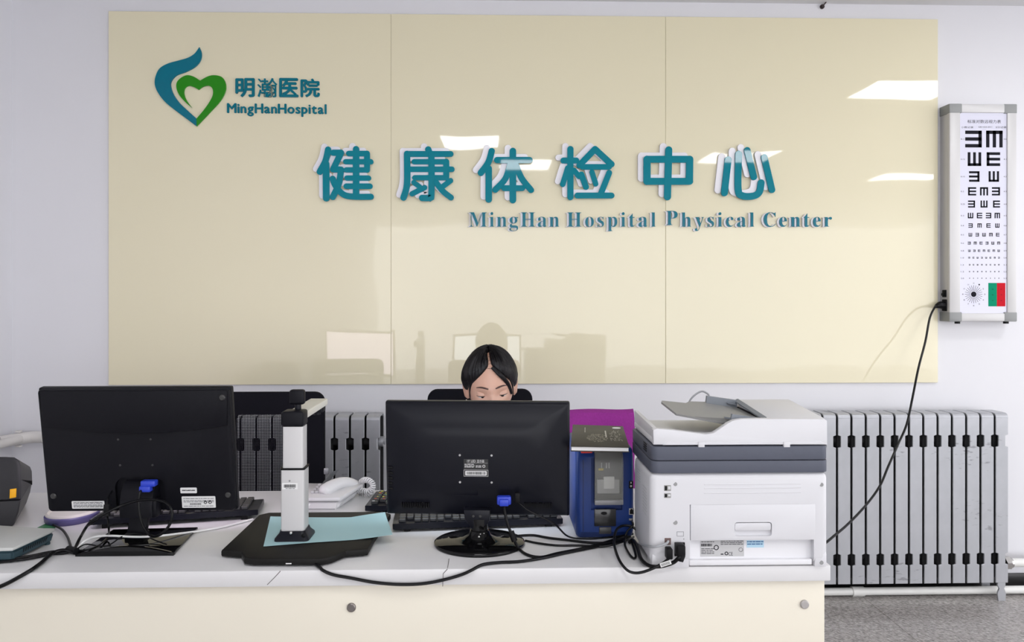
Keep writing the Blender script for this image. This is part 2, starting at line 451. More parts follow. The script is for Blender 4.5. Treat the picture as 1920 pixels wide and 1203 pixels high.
# ------------------------------------------------------------------ the six large characters
A2 = lambda X, Y: (570 + X / 4.2667, 240 + Y / 4.2667)
A3 = lambda X, Y: (1020 + X / 3.4286, 240 + Y / 3.4286)
BIG = [
 ('健', A2, 4.2667, (-7.5, -6), [((200, 178), (178, 270), (133, 355), 46), ((183, 290), (185, 565), 50), ((240, 203), (303, 203), 46), ((303, 203), (240, 335), 46), ((240, 337), (303, 337), 46),
   ((303, 337), (285, 450), (237, 555), 46), ((236, 410), (262, 470), (325, 537), (420, 553), (540, 553), 46), ((423, 175), (423, 545), 48), ((365, 210), (510, 210), 42), ((510, 210), (510, 340), 44),
   ((340, 275), (540, 275), 40), ((345, 340), (510, 340), 40), ((350, 405), (522, 405), 40), ((345, 470), (533, 470), 42)]),
 ('康', A2, 4.2667, (-8, -6), [((997, 177), (1010, 215), 48), ((828, 213), (1175, 213), 44), ((828, 213), (828, 450), (800, 560), 48), ((885, 275), (1140, 275), 40), ((1140, 275), (1140, 400), 46),
   ((850, 335), (1185, 335), 42), ((890, 402), (1140, 402), 40), ((1022, 213), (1022, 535), (1005, 562), (948, 563), 48), ((882, 440), (930, 475), 38), ((968, 480), (868, 530), 40),
   ((1175, 425), (1095, 485), 40), ((1060, 440), (1115, 510), (1178, 560), 44)]),
 ('体', A2, 4.2667, (-9, -6), [((1502, 190), (1475, 280), (1415, 363), 48), ((1478, 330), (1478, 575), 50), ((1545, 262), (1803, 262), 48), ((1670, 190), (1670, 580), 50), ((1650, 290), (1610, 410), (1530, 498), 46),
   ((1690, 290), (1740, 405), (1815, 500), 46), ((1600, 485), (1745, 485), 44)]),
 ('检', A3, 3.4286, (-9, -6), [((122, 213), (205, 213), 36), ((167, 140), (167, 447), 38), ((150, 262), (118, 365), 34), ((190, 275), (222, 315), 32), ((325, 140), (225, 243), 38), ((325, 140), (430, 237), 38),
   ((245, 254), (415, 254), 34), ((237, 302), (267, 382), 36), ((305, 287), (329, 363), 32), ((415, 292), (362, 425), 36), ((212, 437), (430, 437), 36)]),
 ('中', A3, 3.4286, (-9.5, -6.5), [((657, 205), (930, 205), 42), ((930, 205), (928, 345), 44), ((657, 346), (930, 346), 42), ((657, 205), (657, 346), 44), ((796, 145), (788, 445), 43)]),
 ('心', A3, 3.4286, (-11, -6), [((1176, 208), (1152, 420), 42), ((1243, 172), (1240, 395), (1268, 438), (1335, 440), (1375, 415), (1387, 355), 42), ((1298, 148), (1340, 318), 40), ((1407, 193), (1456, 400), 40)]),
]
def capsule(bm, pts, r, y0, y1):
    """a flat round-ended stroke along 2-D points (x,z)"""
    P = [V((p[0], p[1], 0)) for p in pts]
    P = smooth_path(P, 6) if len(P) > 2 else P
    L, Rr = [], []
    def nrm(i):
        d = (P[min(i + 1, len(P) - 1)] - P[max(i - 1, 0)]).normalized(); return V((-d.y, d.x, 0))
    for i in range(len(P)):
        L.append(P[i] + nrm(i) * r); Rr.append(P[i] - nrm(i) * r)
    def cap(c, n, sgn):
        a0 = math.atan2(n.y, n.x); return [c + V((cos(a0 + sgn * pi * k / 10), sin(a0 + sgn * pi * k / 10), 0)) * r for k in range(1, 10)]
    out = L + cap(P[-1], nrm(len(P) - 1), -1) + Rr[::-1] + cap(P[0], -nrm(0), -1)
    prism(bm, [(p.x, p.y) for p in out], 'xz', y0, y1, .0006, 1)
for ch, fn, sc, off, strokes in BIG:
    ps = [fn(*p) for s in strokes for p in s[:-1]]
    c = at(sum(p[0] for p in ps) / len(ps), max(p[1] for p in ps), PY)
    t = thing('large_sign_character', f'large teal raised character {ch} with a white backing, in the row across the panels', 'sign character', c, 0, 'large teal characters on the panels')
    for nm, m, dx, dy, ya, yb, k in (('white_backing', LETWHITE, off[0], off[1], PY - .011, PY - .0004, 1.04), ('teal_face', TEAL, 0, 0, PY - .019, PY - .0112, 1.0)):
        b = BM()
        for i, s in enumerate(strokes):
            q = [at(*[a + d for a, d in zip(fn(*p), (dx, dy))], PY) for p in s[:-1]]
            r = s[-1] / 2 / sc / F * WY * k * 1.05
            capsule(b, [(p.x, p.z) for p in q], r, ya - i * .00008, yb)
        obj(nm, b, m, t, world=True)

# ------------------------------------------------------------------ the English line
def serif(c):
    return chr(0x1D400 + ord(c) - 65) if c.isupper() else chr(0x1D41A + ord(c) - 97)
for word, a, c, nm in (('MingHan', 880, 1048, 'first'), ('Hospital', 1063, 1228, 'second'), ('Physical', 1248, 1412, 'third'), ('Center', 1430, 1557, 'last')):
    for i, (g, dx, xa, xb) in enumerate(word_glyphs(word, a, c, .094, -.0008, serif, .93)):
        pxm = a + (c - a) * i / len(word)
        zb = at(pxm, 425.5, PY).z
        if word[i] == 'P': zb += .007
        t = thing('line_sign_letter', f'teal serif letter {word[i]}, {ORD[i]} letter of the {nm} word in the English line under the large characters', 'sign letter', ((xa + xb) / 2, PY, zb), 0, 'teal serif letters of the English line')
        t['label'] = f'teal serif letter {word[i]}, {ORD[i]} in the {nm} word of the long English line'
        w = BM(); w.from_mesh((lambda me: (g.to_mesh(me), me)[1])(bpy.data.meshes.new('tmp')))
        for v in g.verts: v.co = (v.co.x + dx, PY - .0105 - .005 * (.5 - v.co.y / .02), v.co.z + zb)
        for v in w.verts: v.co = (v.co.x + dx - .0085, PY - .0004 - .0100 * (.5 - v.co.y / .02), v.co.z + zb - .0015)
        obj('white_backing', w, LETWHITE, t, world=True)
        obj('teal_face', g, TEALDK, t, world=True)

# ------------------------------------------------------------------ hook on the wall above the panels
b = BM(); p = at(1541, 13, WY)
cyl(b, (p.x, WY, p.z), (p.x, WY - .006, p.z), .010, 14)
cyl(b, (p.x, WY - .006, p.z), (p.x - .002, WY - .016, p.z), .006, 12)
tube(b, [(p.x, WY - .012, p.z), (p.x + .010, WY - .02, p.z + .014), (p.x + .016, WY - .022, p.z + .024)], .0026, 8)
o = tag(obj('wall_hook', b, mat('dark_brown_metal', (.03, .018, .016), .5)), 'small dark hook on the white wall above the right panel', 'hook'); origin(o, p)
# ------------------------------------------------------------------ eye chart light box
CY = WY - .072                      # its front
Q = lambda X, Y: (1740 + X / 2.733, 180 + Y / 2.733)
x0, x1 = at(1780.5, 400, CY).x, at(1906.5, 400, CY).x
z0, z1 = at(1840, 602, CY).z, at(1840, 195, CY).z
ec = thing('eye_chart', 'white light box eye chart with rows of E symbols, right of the panels', 'eye chart', ((x0 + x1) / 2, WY, z0))
CH = mat('chart_sheet', (.60, .60, .70), .25, emit=(.62, .62, .78), estr=.08)
GREYC = mat('grey_corner_plastic', (.27, .28, .28), .45)
fw = at(1801, 400, CY).x - x0
b = BM()
zt = at(1840, 211, CY).z; zl = at(1840, 587, CY).z
xr = at(1889, 400, CY).x; xl = at(1801, 400, CY).x
box2(b, (x0 + .002, CY + .010, z0 + .002), (x1 - .002, WY, z1 - .002), .002)
box2(b, (x0, CY, z0), (xl, CY + .02, z1), .004); box2(b, (xr, CY, z0), (x1, CY + .02, z1), .004)
box2(b, (x0, CY, zt), (x1, CY + .02, z1), .004); box2(b, (x0, CY, z0), (x1, CY + .02, zl), .004)
obj('frame', b, ALU, ec, world=True)
hw = at(1804, 400, CY).x - x0; hz = z1 - at(1840, 214, CY).z
for cx, cz, sx, sz in ((x0, z1, 1, -1), (x1, z1, -1, -1), (x0, z0, 1, 1), (x1, z0, -1, 1)):
    b = BM(); box2(b, (cx - sx * .0015, CY - .0015, cz - sz * .0015), (cx + sx * hw, CY + .03, cz + sz * hz * .9), .004)
    box2(b, (cx - sx * .0015, CY + .002, cz - sz * .0015), (cx + sx * .012, WY - .001, cz + sz * hz * .9), .003)
    obj('corner_cap', b, GREYC, ec, world=True)
SY = CY + .006
sheet = obj('chart_sheet', box2(BM(), (xl - .001, SY, zl - .001), (xr + .001, SY + .003, zt + .001)), CH, ec, world=True)
def E(bm, cx, cz, s, o, y):
    u = s / 5; rects = [(0, 0, 5, 1), (0, 2, 5, 3), (0, 4, 5, 5), (0, 0, 1, 5)]      # open right
    for a, c, d, e in rects:
        if o == 'l': a, d = 5 - d, 5 - a
        if o == 'd': a, c, d, e = c, 5 - d, e, 5 - a
        if o == 'u': a, c, d, e = c, a, e, d
        box2(bm, (cx - s / 2 + a * u, y - .0004, cz - s / 2 + c * u), (cx - s / 2 + d * u, y, cz - s / 2 + e * u))
rows = [(220, 86, (233, 340), 'ld'), (323, 70, (238, 335), 'ur'), (412, 54, (237, 337), 'lu'), (488, 42, (226, 287, 348), 'rdl'), (553, 36, (223, 287, 351), 'lur'),
        (612, 28, (218, 264, 310, 355), 'urld'), (663, 22, (218, 264, 310, 355), 'ldru'), (710, 18, (217, 252, 287, 322, 357), 'uludr'), (753, 15, (211, 242, 272, 302, 332, 362), 'ldrlud'),
        (792, 12, (212, 237, 262, 287, 312, 337, 362), 'ulrdrdu'), (828, 9, (211, 233, 254, 276, 298, 320, 342, 363), 'drulurdl'), (864, 7.5, (213, 233, 254, 276, 298, 320, 342, 363), 'lrudlrud'),
        (899, 6, (213, 233, 254, 276, 298, 320, 342, 363), 'rludrlud'), (933, 4.5, (213, 233, 254, 276, 298, 320, 342, 363), 'urldurld')]
b = BM(); k = WY / F / 2.733
for zc, s, xs, os_ in rows:
    for xc, o in zip(xs, os_):
        p = at(*Q(xc, zc), SY); E(b, p.x, p.z, s * k, o, SY)
obj('optotype', b, INK, sheet, world=True)['kind'] = 'stuff'
b = BM()
def chart_text(bm, s, X0, X1, Yb, zh=None):
    p, q = at(*Q(X0, Yb), SY), at(*Q(X1, Yb), SY)
    text_fit(bm, s, p.x, q.x, p.z, SY - .0003, 0, zh=zh)
chart_text(b, '标准对数远视力表', 202, 374, 139, .0155)
chart_text(b, '小数记录', 170, 232, 165, .009); chart_text(b, 'GB11533-2011', 258, 328, 162, .006); chart_text(b, '5分记录', 347, 401, 165, .009)
dec = ['0.1', '0.12', '0.15', '0.2', '0.25', '0.3', '0.4', '0.5', '0.6', '0.8', '1.0', '1.2', '1.5', '2.0']
for i, (zc, *_r) in enumerate(rows):
    chart_text(b, dec[i], 168, 184 + 4 * (len(dec[i]) - 3), zc + 4, .006); chart_text(b, '%.1f' % (4.0 + i * .1), 387, 402, zc + 4, .006)
obj('chart_lettering', b, INK, sheet, world=True)
b = BM(); c = at(*Q(234, 1015), SY)
for i in range(24):
    a = 2 * pi * i / 24; r0, r1 = 17 * k, 46 * k
    box = rbox(b, (c.x + (r0 + r1) / 2 * cos(a), SY - .0002, c.z + (r0 + r1) / 2 * sin(a)), (r1 - r0, .0004, 1.6 * k), rot=M4.Rotation(-a, 3, 'Y'))
cyl(b, (c.x, SY, c.z), (c.x, SY - .0006, c.z), 14 * k, 24)
for i in range(12):
    a = pi / 2 - 2 * pi * i / 12; t = str(12 if i == 0 else i)
    text_fit(b, t, c.x + 57 * k * cos(a) - 3.5 * k, c.x + 57 * k * cos(a) + 3.5 * k, c.z + 57 * k * sin(a) - 4 * k, SY - .0003, 0, zh=7 * k)
obj('astigmatism_dial', b, INK, sheet, world=True)
for nm, m, X0, X1 in (('green_field', mat('chart_green', (.0, .26, .14), .6, spec=.1), 309, 352.5), ('red_field', mat('chart_red', (.55, .010, .022), .6, spec=.1), 352.5, 396)):
    p, q = at(*Q(X0, 1077), SY), at(*Q(X1, 957), SY)
    f = obj(nm, box2(BM(), (p.x, SY - .0006, p.z), (q.x, SY + .0005, q.z)), m, sheet, world=True)
    b = BM()
    for j, dg in enumerate(('8 6', '5 3', '2 4')):
        chart_text(b, dg[0 if X0 < 320 else 2], (X0 + X1) / 2 - 5, (X0 + X1) / 2 + 5, 991 + j * 29, .0035)
    for v in b.verts: v.co.y -= .0006
    obj('field_mark', b, INK, sheet, world=True)
b = BM()
for px in (1795, 1886):
    p = at(px, 603, CY + .02); cyl(b, (p.x, CY + .02, z0), (p.x, CY + .02, z0 - .011), .011, 14)
obj('rubber_foot', b, RUB, ec, world=True)
p = at(1772, 550, WY - .035); b = BM()
box2(b, (x0 - .004, p.y - .012, p.z - .016), (x0 + .003, p.y + .012, p.z + .016), .002)
box2(b, (x0 - .012, p.y - .006, p.z - .010), (x0, p.y + .006, p.z + .002), .002)
obj('switch', b, RUB, ec, world=True)
p = at(1770, 572, WY - .035)
obj('power_socket', box2(BM(), (x0 - .003, p.y - .016, p.z - .026), (x0 + .003, p.y + .016, p.z + .026), .003), RUB, ec, world=True)
# its cord: plug on the side, hanging across the radiator and down behind the printer
b = BM()
tube(b, [(x0 - .003, p.y, p.z), (x0 - .022, p.y - .002, p.z + .001), (x0 - .042, p.y - .004, p.z - .006)], [.018, .016, .007], 12)
pts = [(x0 - .040, p.y - .004, p.z - .005)] + [at(*q) for q in ((1752, 577, 3.19), (1743, 597, 3.16), (1735, 640, 3.12), (1722, 690, 3.07), (1711, 745, 3.03), (1700, 795, 3.0), (1685, 830, 2.97), (1665, 875, 2.9), (1650, 910, 2.83), (1625, 945, 2.74), (1590, 982, 2.62), (1556, 1011, 2.52), (1520, 1045, 2.46))]
pts += [(1.0, 2.44, .30), (.96, 2.42, FZ + .03), (.88, 2.42, FZ + .006), (.74, 2.44, FZ + .006)]
tube(b, pts, .0045, 8)
o = tag(obj('power_cable', b, CORD), 'thin black power cord hanging from the eye chart across the right radiator', 'cord'); origin(o, p)

# ------------------------------------------------------------------ radiators
RY, RB = 3.10, 3.215
def radiator(name, label, px_gaps_first, n, pitch, right_end_leg, group):
    """n sections; px_gaps_first = x (m) of the left side of the first section"""
    zt, zb = at(1700, 775, RY).z, at(1700, 1094, RY).z
    n1, n2 = (at(1700, 837, RY).z, at(1700, 817, RY).z), (at(1700, 1058, RY).z, at(1700, 1039, RY).z)
    t = thing(name, label, 'radiator', (px_gaps_first, RY, FZ), 0, group)
    w = pitch - .0085
    def fin(leg, end=False):
        b = BM(); i = .0115; c = .004
        side = lambda s: [(z, d) for z, d in ((zb, 0), (n2[0] - c, 0), (n2[0], i), (n2[1], i), (n2[1] + c, 0), (n1[0] - c, 0), (n1[0], i), (n1[1], i), (n1[1] + c, 0))]
        L = [(d, z) for z, d in side(0)]; Rr = [(w - d, z) for z, d in side(0)][::-1]
        tz = zt - .018
        prism(b, L + [(0, tz), (w, tz)] + Rr, 'xz', RY - FZ * 0, RY + .007, .0015, 1)
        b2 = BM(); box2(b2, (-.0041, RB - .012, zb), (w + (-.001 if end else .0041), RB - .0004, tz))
        if end: box2(b, (w - .016, RY + .005, zb + .012), (w - .012, RB - .004, tz)); box2(b, (w - .014, RB - .008, zb), (w, RB, tz))
        # rounded top running from the front plate to the back plate
        prof = []
        for k in range(7): a = R(90 * k / 6); prof.append((RY + .018 - .018 * cos(a), tz + .018 * sin(a)))
        for k in range(7): a = R(90 * k / 6); prof.append((RB - .018 + .018 * sin(a), tz + .018 * cos(a)))
        inner = [(y + (.006 if y < (RY + RB) / 2 else -.006), z - .006) for y, z in prof][::-1]
        prism(b, prof + inner, 'yz', 0, w, .001, 1)
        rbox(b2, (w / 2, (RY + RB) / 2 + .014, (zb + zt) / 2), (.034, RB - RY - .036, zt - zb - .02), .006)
        if leg:
            lw = .012
            for yy in (RY + .001, RB - .012):
                prism(b, [(lw, zb + .02), (w - lw, zb + .02), (w - .010, zb - .01), (w - .016, zb - .025), (w - .008, zb - .045), (w - .010, FZ), (.012, FZ), (.008, zb - .045), (.016, zb - .025), (.008, zb - .01)], 'xz', yy, yy + .008, .001, 1)
        for q in (b, b2):
            for v in q.verts: v.co.y -= RY; v.co.z -= FZ
        return b, b2
    f0 = None
    for k in range(n):
        leg = right_end_leg and k in (0, n - 1)
        if leg or f0 is None or k in (1, n - 1): b, b2 = fin(leg, k == n - 1); f = obj('fin', b, RADP, t); obj('core', b2, IRONSHADE, f)
        else:
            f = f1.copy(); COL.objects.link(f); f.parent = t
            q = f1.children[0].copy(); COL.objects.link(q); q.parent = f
        if k == 1 or f0 is None: f1 = f
        f0 = f; f.location.x = k * pitch
    for za, zc in (n1, n2):
        b = BM(); zz = (za + zc) / 2 - FZ
        cyl(b, (.004, (RB - RY) / 2, zz), (n * pitch - .03, (RB - RY) / 2, zz), .017, 14)
        for xx in (-.008, n * pitch - .021):
            c_ = BM(); cyl(c_, (xx, (RB - RY) / 2, zz), (xx + .020, (RB - RY) / 2, zz), .022, 16); cyl(c_, (xx - (.008 if xx < 0 else -.018), (RB - RY) / 2, zz), (xx + (.004 if xx < 0 else .028), (RB - RY) / 2, zz), .015, 6); obj('end_plug', c_, RADP, t)
        obj('header_pipe', b, IRONSHADE, t)
    return t
pit = .0619
xr_end = at(1894, 900, RY).x
radiator('radiator', 'silver ribbed radiator in full view on the right under the eye chart', xr_end - 15 * pit, 15, pit, True, 'ribbed radiators along the sign wall')
pit2 = .0645
xl_end = at(716, 850, RY).x
radiator('radiator', 'silver ribbed radiator half hidden behind the left mesh chair and desk', xl_end - 12 * pit2, 12, pit2, True, 'ribbed radiators along the sign wall')

# ------------------------------------------------------------------ pipes
b = BM(); y = 3.165; z = .052
xa = at(1500, 1106, y).x - .6
cyl(b, (xa, y, z), (4.2, y, z), .0165, 16)
hp = obj('heating_pipe', b, PIPEW); tag(hp, 'white heating pipe along the floor under the right radiator', 'pipe'); origin(hp, (xa, y, z))
c = at(1608, 1106, y).x
b = BM(); cyl(b, (c - .026, y, z), (c + .026, y, z), .0205, 16); box2(b, (c - .024, y - .006, FZ), (c + .024, y + .012, z), .003)
obj('pipe_bracket', b, PIPEW, hp, world=True)
# union and short pipe at the radiator's right end
xe = xr_end; zc = at(1900, 1060, RY).z - .008
b = BM(); yy = (RY + RB) / 2
cyl(b, (xe + .028, yy, zc), (4.2, yy, zc), .018, 16)
up = obj('radiator_pipe', b, PIPEW); tag(up, 'short white pipe with steel union at the right end of the right radiator', 'pipe'); origin(up, (xe, yy, zc))
b = BM(); cyl(b, (xe + .012, yy, zc), (xe + .034, yy, zc), .029, 6); cyl(b, (xe + .034, yy, zc), (xe + .046, yy, zc), .022, 16)
obj('union_nut', b, CHROME, up, world=True)
# pipe with an elbow in the left corner
yc = WY - .05; e = at(46, 819, yc)
b = BM(); tube(b, [(xl_end - 12 * pit2 - .02, yc, e.z), (e.x + .10, yc, e.z), (e.x + .05, yc, e.z)], .0185, 14)
tube(b, [(e.x, yc - .02, e.z - .002), (XL + .06, 2.9, e.z - .006), (XL + .05, 2.0, e.z - .012), (XL + .05, .4, e.z - .02)], .0185, 14)
lp = obj('heating_pipe', b, mat('aged_white_pipe', (.70, .68, .66), .4, noise=.06, nscale=9)); tag(lp, 'aged white pipe with an elbow low in the left corner of the walls', 'pipe'); origin(lp, e)
b = BM(); tube(b, [(e.x + .085, yc, e.z), (e.x + .03, yc, e.z), (e.x - .015, yc - .03, e.z - .003), (e.x - .05, yc - .09, e.z - .004)], .025, 14)
for p in ((e.x - .012, yc - .02, e.z + .028), (e.x - .012, yc - .02, e.z - .034)): rbox(b, p, (.022, .018, .008), .002)
obj('pipe_elbow', b, MATS['aged_white_pipe'], lp, world=True)

# ------------------------------------------------------------------ reception desk
DY, DB, DZ = 1.577, 2.225, .75
DXL, DXR = -1.62, at(1558, 1065, DY).x
dk = thing('reception_desk', 'long reception desk with white worktop and cream front panel', 'desk', ((DXL + DXR) / 2, DY, FZ))
ZT = at(700, 1098, DY).z
top = obj('worktop', box2(BM(), (DXL, DY, ZT), (DXR, DB, DZ), .003), COUNTER, dk, world=True); top['label'] = 'white worktop with fine cracks in its front edge'
fx = at(1546, 1150, DY + .014).x
obj('front_panel', box2(BM(), (DXL + .01, DY + .014, FZ), (fx, DY + .034, ZT), .001), CREAMFRONT, dk, world=True)
obj('end_panel', box2(BM(), (fx - .022, DY + .034, FZ), (fx - .001, DB - .05, ZT)), CREAMFRONT, dk, world=True)
obj('end_panel', box2(BM(), (DXL + .01, DY + .034, FZ), (DXL + .03, DB - .05, ZT)), CREAMFRONT, dk, world=True)
for px, py, m in ((659, 1138, mat('dark_steel_cap', (.22, .20, .19), .35, metal=.8)), (1508, 1132, mat('pale_steel_cap', (.45, .43, .42), .4, metal=.5))):
    p = at(px, py, DY + .014); b = BM()
    lathe(b, [(0, .005), (.0075, .005), (.0092, .0035), (.0098, 0), (0, 0)], seg=24)
    bmesh.ops.rotate(b, matrix=M4.Rotation(pi / 2, 3, 'X'), verts=b.verts); bmesh.ops.translate(b, vec=p, verts=b.verts)
    obj('screw_cap', b, m, dk, world=True)
CRK = mat('crack_dark', (.12, .11, .11), .9)
def crack(pts, w):
    b = BM(); n = V((0, -.0004, 0))
    for p, q in zip(pts, pts[1:]):
        p, q = V(p), V(q); d = (q - p).normalized(); s = d.cross(V((0, 1, 0)) if abs(d.z) > .3 else V((0, 0, 1))).normalized() * w
        slab(b, [p - s, p + s, q + s, q - s], (0, -.0003, .0003))
    return b
yE = DY - .0002
g = lambda x, y: at(x, y, yE)
obj('crack', crack([g(526, 1070), g(515, 1082), g(501, 1096)], .0006), CRK, top, world=True)
cb = [on(842, 1047), on(841, 1054), on(839.5, 1063)]
for p in cb: p.z = DZ + .0002
obj('crack', crack(cb + [g(838.5, 1067), g(831, 1075), g(830, 1099)], .0006), CRK, top, world=True)
# ------------------------------------------------------------------ monitors (local: +x right, -y towards the counter's public side, screen at +y)
SCR1 = mat('lit_screen_pinkish', (.05, .05, .05), .3, emit=(.95, .82, .95), estr=3.0)
SCR2 = mat('lit_screen_white', (.05, .05, .05), .3, emit=(.85, .92, 1.0), estr=3.0)
def tilted(bm, ang, pivot):
    bmesh.ops.rotate(bm, cent=V(pivot), matrix=M4.Rotation(ang, 3, 'X'), verts=bm.verts); return bm
# --- left monitor
dm = 1.775
c = on(255, 1017); c = V((at(258, 900, 1.80).x, 1.784, DZ))
LM = thing('monitor', 'black monitor on a flat square foot, seen from behind, left of the scanner column', 'monitor', c, 0, 'monitors on the desk')
W, H = .449, .306
zc0 = at(258, 959, 1.803).z - DZ                                  # height of its lower edge
ang = R(8.5); piv = (0, .02, zc0)
bx = at(268, 959, 1.805).x - c.x
def LMT(bm): return tilted(bm, ang, piv)
shell = BM()
box2(shell, (bx - W / 2, .026, zc0), (bx + W / 2, .045, zc0 + H), .004)
prism(shell, rrect(W - .004, H - .004, .010, 5, bx, zc0 + H / 2), 'xz', .018, .030, .004)
cut = BM(); prism(cut, rrect(.118, .165, .028, 6, bx - .001, zc0 + .006), 'xz', -.02, .027)
boolean(shell, cut)
so = obj('back_shell', LMT(shell), BLK, LM)
arc = [(bx - W / 2 + .010 + i / 24 * (W - .020), zc0 + .216 - .019 * (1 - (2 * i / 24 - 1) ** 2)) for i in range(25)]
hood = BM(); prism(hood, arc + [(bx + W / 2 - .006, zc0 + H - .005), (bx - W / 2 + .006, zc0 + H - .005)], 'xz', .012, .020, .003)
for v in hood.verts:
    if v.co.y < .016: v.co.y += .005 * max(0, min(1, (v.co.z - zc0 - .20) / .09))
obj('upper_cover', LMT(hood), BLK, LM)
b = BM(); box2(b, (bx - W / 2 + .015, .044, zc0 + .018), (bx + W / 2 - .015, .0462, zc0 + H - .015)); obj('screen', LMT(b), SCR1, LM)
b = BM()
for sx, z in ((.5, .284), (.5, .042), (-.5, .042)):
    cxx = bx + sx * (W - .036); b = BM(); lathe(b2 := BM(), [(0, .002), (.005, .002), (.007, 0), (.007, -.004)], seg=16)
    bmesh.ops.rotate(b2, matrix=M4.Rotation(pi / 2, 3, 'X'), verts=b2.verts); bmesh.ops.translate(b2, vec=(cxx, .0165 - (.003 if z > .2 else 0), zc0 + z), verts=b2.verts); merge(b, b2); obj('screw', LMT(b), mat('dull_screw', (.05, .05, .05), .5, metal=.3), LM)
for sx in (-.5, .5):
    for z in (.182, .118):
        b = BM(); cyl(b, (bx + sx * .076 - .006, .018, zc0 + z), (bx + sx * .076 - .006, .0168, zc0 + z), .0025, 10); obj('screw', LMT(b), MATS['dull_screw'], LM)
# stickers
def sticker(parent, xa, xb, za, zb, y, T, rows, seed, bar=None, txt=None, name='sticker'):
    s = BM(); prism(s, rrect(xb - xa, zb - za, .002, 3, (xa + xb) / 2, (za + zb) / 2), 'xz', y - .0004, y + .0002)
    s = obj(name, T(s), LABELW, parent)
    ink = BM(); lines(ink, xa + .004, xb - .004, rows, y - .0005, .0011, seed)
    if bar: barcode(ink, *bar, y - .0005, 26, seed)
    if txt:
        for t in txt: text_fit(ink, *t[:4], y - .0008, 0)
    obj('printed_text', T(ink), INK, s)
    return s
zp = lambda f: zc0 + f
sticker(LM, bx - .165, bx - .088, zp(.010), zp(.029), .0175, LMT, [zp(.0135), zp(.016), zp(.0185), zp(.0225), zp(.025)], 4)
sticker(LM, bx + .094, bx + .133, zp(.047), zp(.061), .0175, LMT, [zp(.053), zp(.0545)], 5)
s = sticker(LM, bx + .096, bx + .176, zp(.010), zp(.039), .0175, LMT, [zp(.014), zp(.0245), zp(.028), zp(.033)], 6, (bx + .115, bx + .142, zp(.018), zp(.0215)))
b = BM()
for xx in (.152, .163): lathe(b2 := BM(), [(.0025, 0), (.004, 0), (.004, .0003), (.0025, .0003), (.0025, 0)], seg=18); bmesh.ops.rotate(b2, matrix=M4.Rotation(pi / 2, 3, 'X'), verts=b2.verts); bmesh.ops.translate(b2, vec=(bx + xx, .0168, zp(.024)), verts=b2.verts); merge(b, b2)
obj('approval_mark', LMT(b), INK, s)
# stand
b = BM()
fl, fr, br, bl = [on(*q) - c for q in ((141, 1043), (327, 1040), (371, 992), (212, 996))]
prism(b, [(p.x, p.y) for p in (fl, fr, br, bl)], 'xy', 0, .006, .002)
n = 16; fp = [fl.lerp(fr, i / n) for i in range(n + 1)]
prof = [(p.x, .004 + .017 * sin(pi * i / n)) for i, p in enumerate(fp)]
prism(b, [(prof[0][0], 0)] + prof + [(prof[-1][0], 0)], 'xz', fl.y - .001, fl.y + .012, .001)
obj('foot_plate', b, BLKG, LM)
ax = at(250, 1000, 1.76).x - c.x
b = BM()
slab(b, [(ax - .028, -.004, .006), (ax + .016, -.004, .006), (ax + .020, .018, .085), (ax - .022, .018, .085)], (0, .016, 0), .002)
box2(b, (ax - .028, -.012, .005), (ax + .018, .022, .018), .003)
obj('stand_arm', b, BLK, LM)
b = BM()
px0, px1 = at(226, 940, 1.77).x - c.x, at(291, 940, 1.77).x - c.x
pr = [(-.020, .058), (-.022, .085), (-.014, .118), (0, .135), (.012, .140), (.03, .140), (.03, .058)]
prism(b, pr, 'yz', px0, px1 - .004, .003)
rbox(b, ((px0 + px1) / 2 + .018, .0, .078), (.05, .03, .045), .004)
obj('hinge_cover', b, BLK, LM)

# --- middle monitor
c = on(899, 1020)
CM = thing('monitor', 'black monitor on a round glossy foot, seen from behind, in front of the seated person', 'monitor', c, -R(3.8), 'monitors on the desk')
W, H = .434, .272
z0 = .062; bx = -.006
ang2 = R(4); pv = (0, .02, z0)
CMT = lambda bm: tilted(bm, ang2, pv)
b = BM()
box2(b, (bx - W / 2, .022, z0), (bx + W / 2, .040, z0 + H), .004)
# bulged back: a soft frustum
t = BM(); A = [(bx - W / 2 + .002, z0 + .002), (bx + W / 2 - .002, z0 + .002), (bx + W / 2 - .002, z0 + H - .002), (bx - W / 2 + .002, z0 + H - .002)]
stages = [(0, .024), (.003, .018), (.012, .014), (.035, .011), (.052, .0055), (.064, .0015), (.078, 0)]
N = 40; rings = []
for ins, y in stages:
    rr = rrect(W - .004 - 2 * ins, H - .004 - 2 * ins, max(.004, min(.05, ins * .7)), 6, bx, z0 + H / 2)
    rings.append([t.verts.new((p[0], y, p[1])) for p in rr])
for ra, rb in zip(rings, rings[1:]):
    for j in range(len(ra)): t.faces.new((ra[j], ra[(j + 1) % len(ra)], rb[(j + 1) % len(ra)], rb[j]))
t.faces.new(rings[-1]); t.faces.new(rings[0][::-1]); merge(b, t)
cut = BM(); box2(cut, (bx + .002, -.02, z0 + .045), (bx + .085, .006, z0 + .070)); boolean(b, cut)
obj('back_shell', CMT(b), BLKS, CM, angle=28)
b = BM(); box2(b, (bx - W / 2 + .012, .039, z0 + .018), (bx + W / 2 - .012, .0412, z0 + H - .014)); obj('screen', CMT(b), SCR2, CM)
b = BM()
for i in range(16): box2(b, (bx - .178 + i * .0042, .0025, z0 + .022), (bx - .1762 + i * .0042, .011, z0 + .034))
obj('vent_slot', CMT(b), RUB, CM); b = BM()
for i in range(16): box2(b, (bx + .110 + i * .0042, .0025, z0 + .026), (bx + .1118 + i * .0042, .011, z0 + .036))
obj('vent_slot', CMT(b), RUB, CM); b = BM()
for i in range(5): rbox(b, (bx - W / 2 + .012, .0145, z0 + .065 + i * .0125), (.012, .008, .006), .002)
obj('vent_slot', CMT(b), RUB, CM)
b = BM()
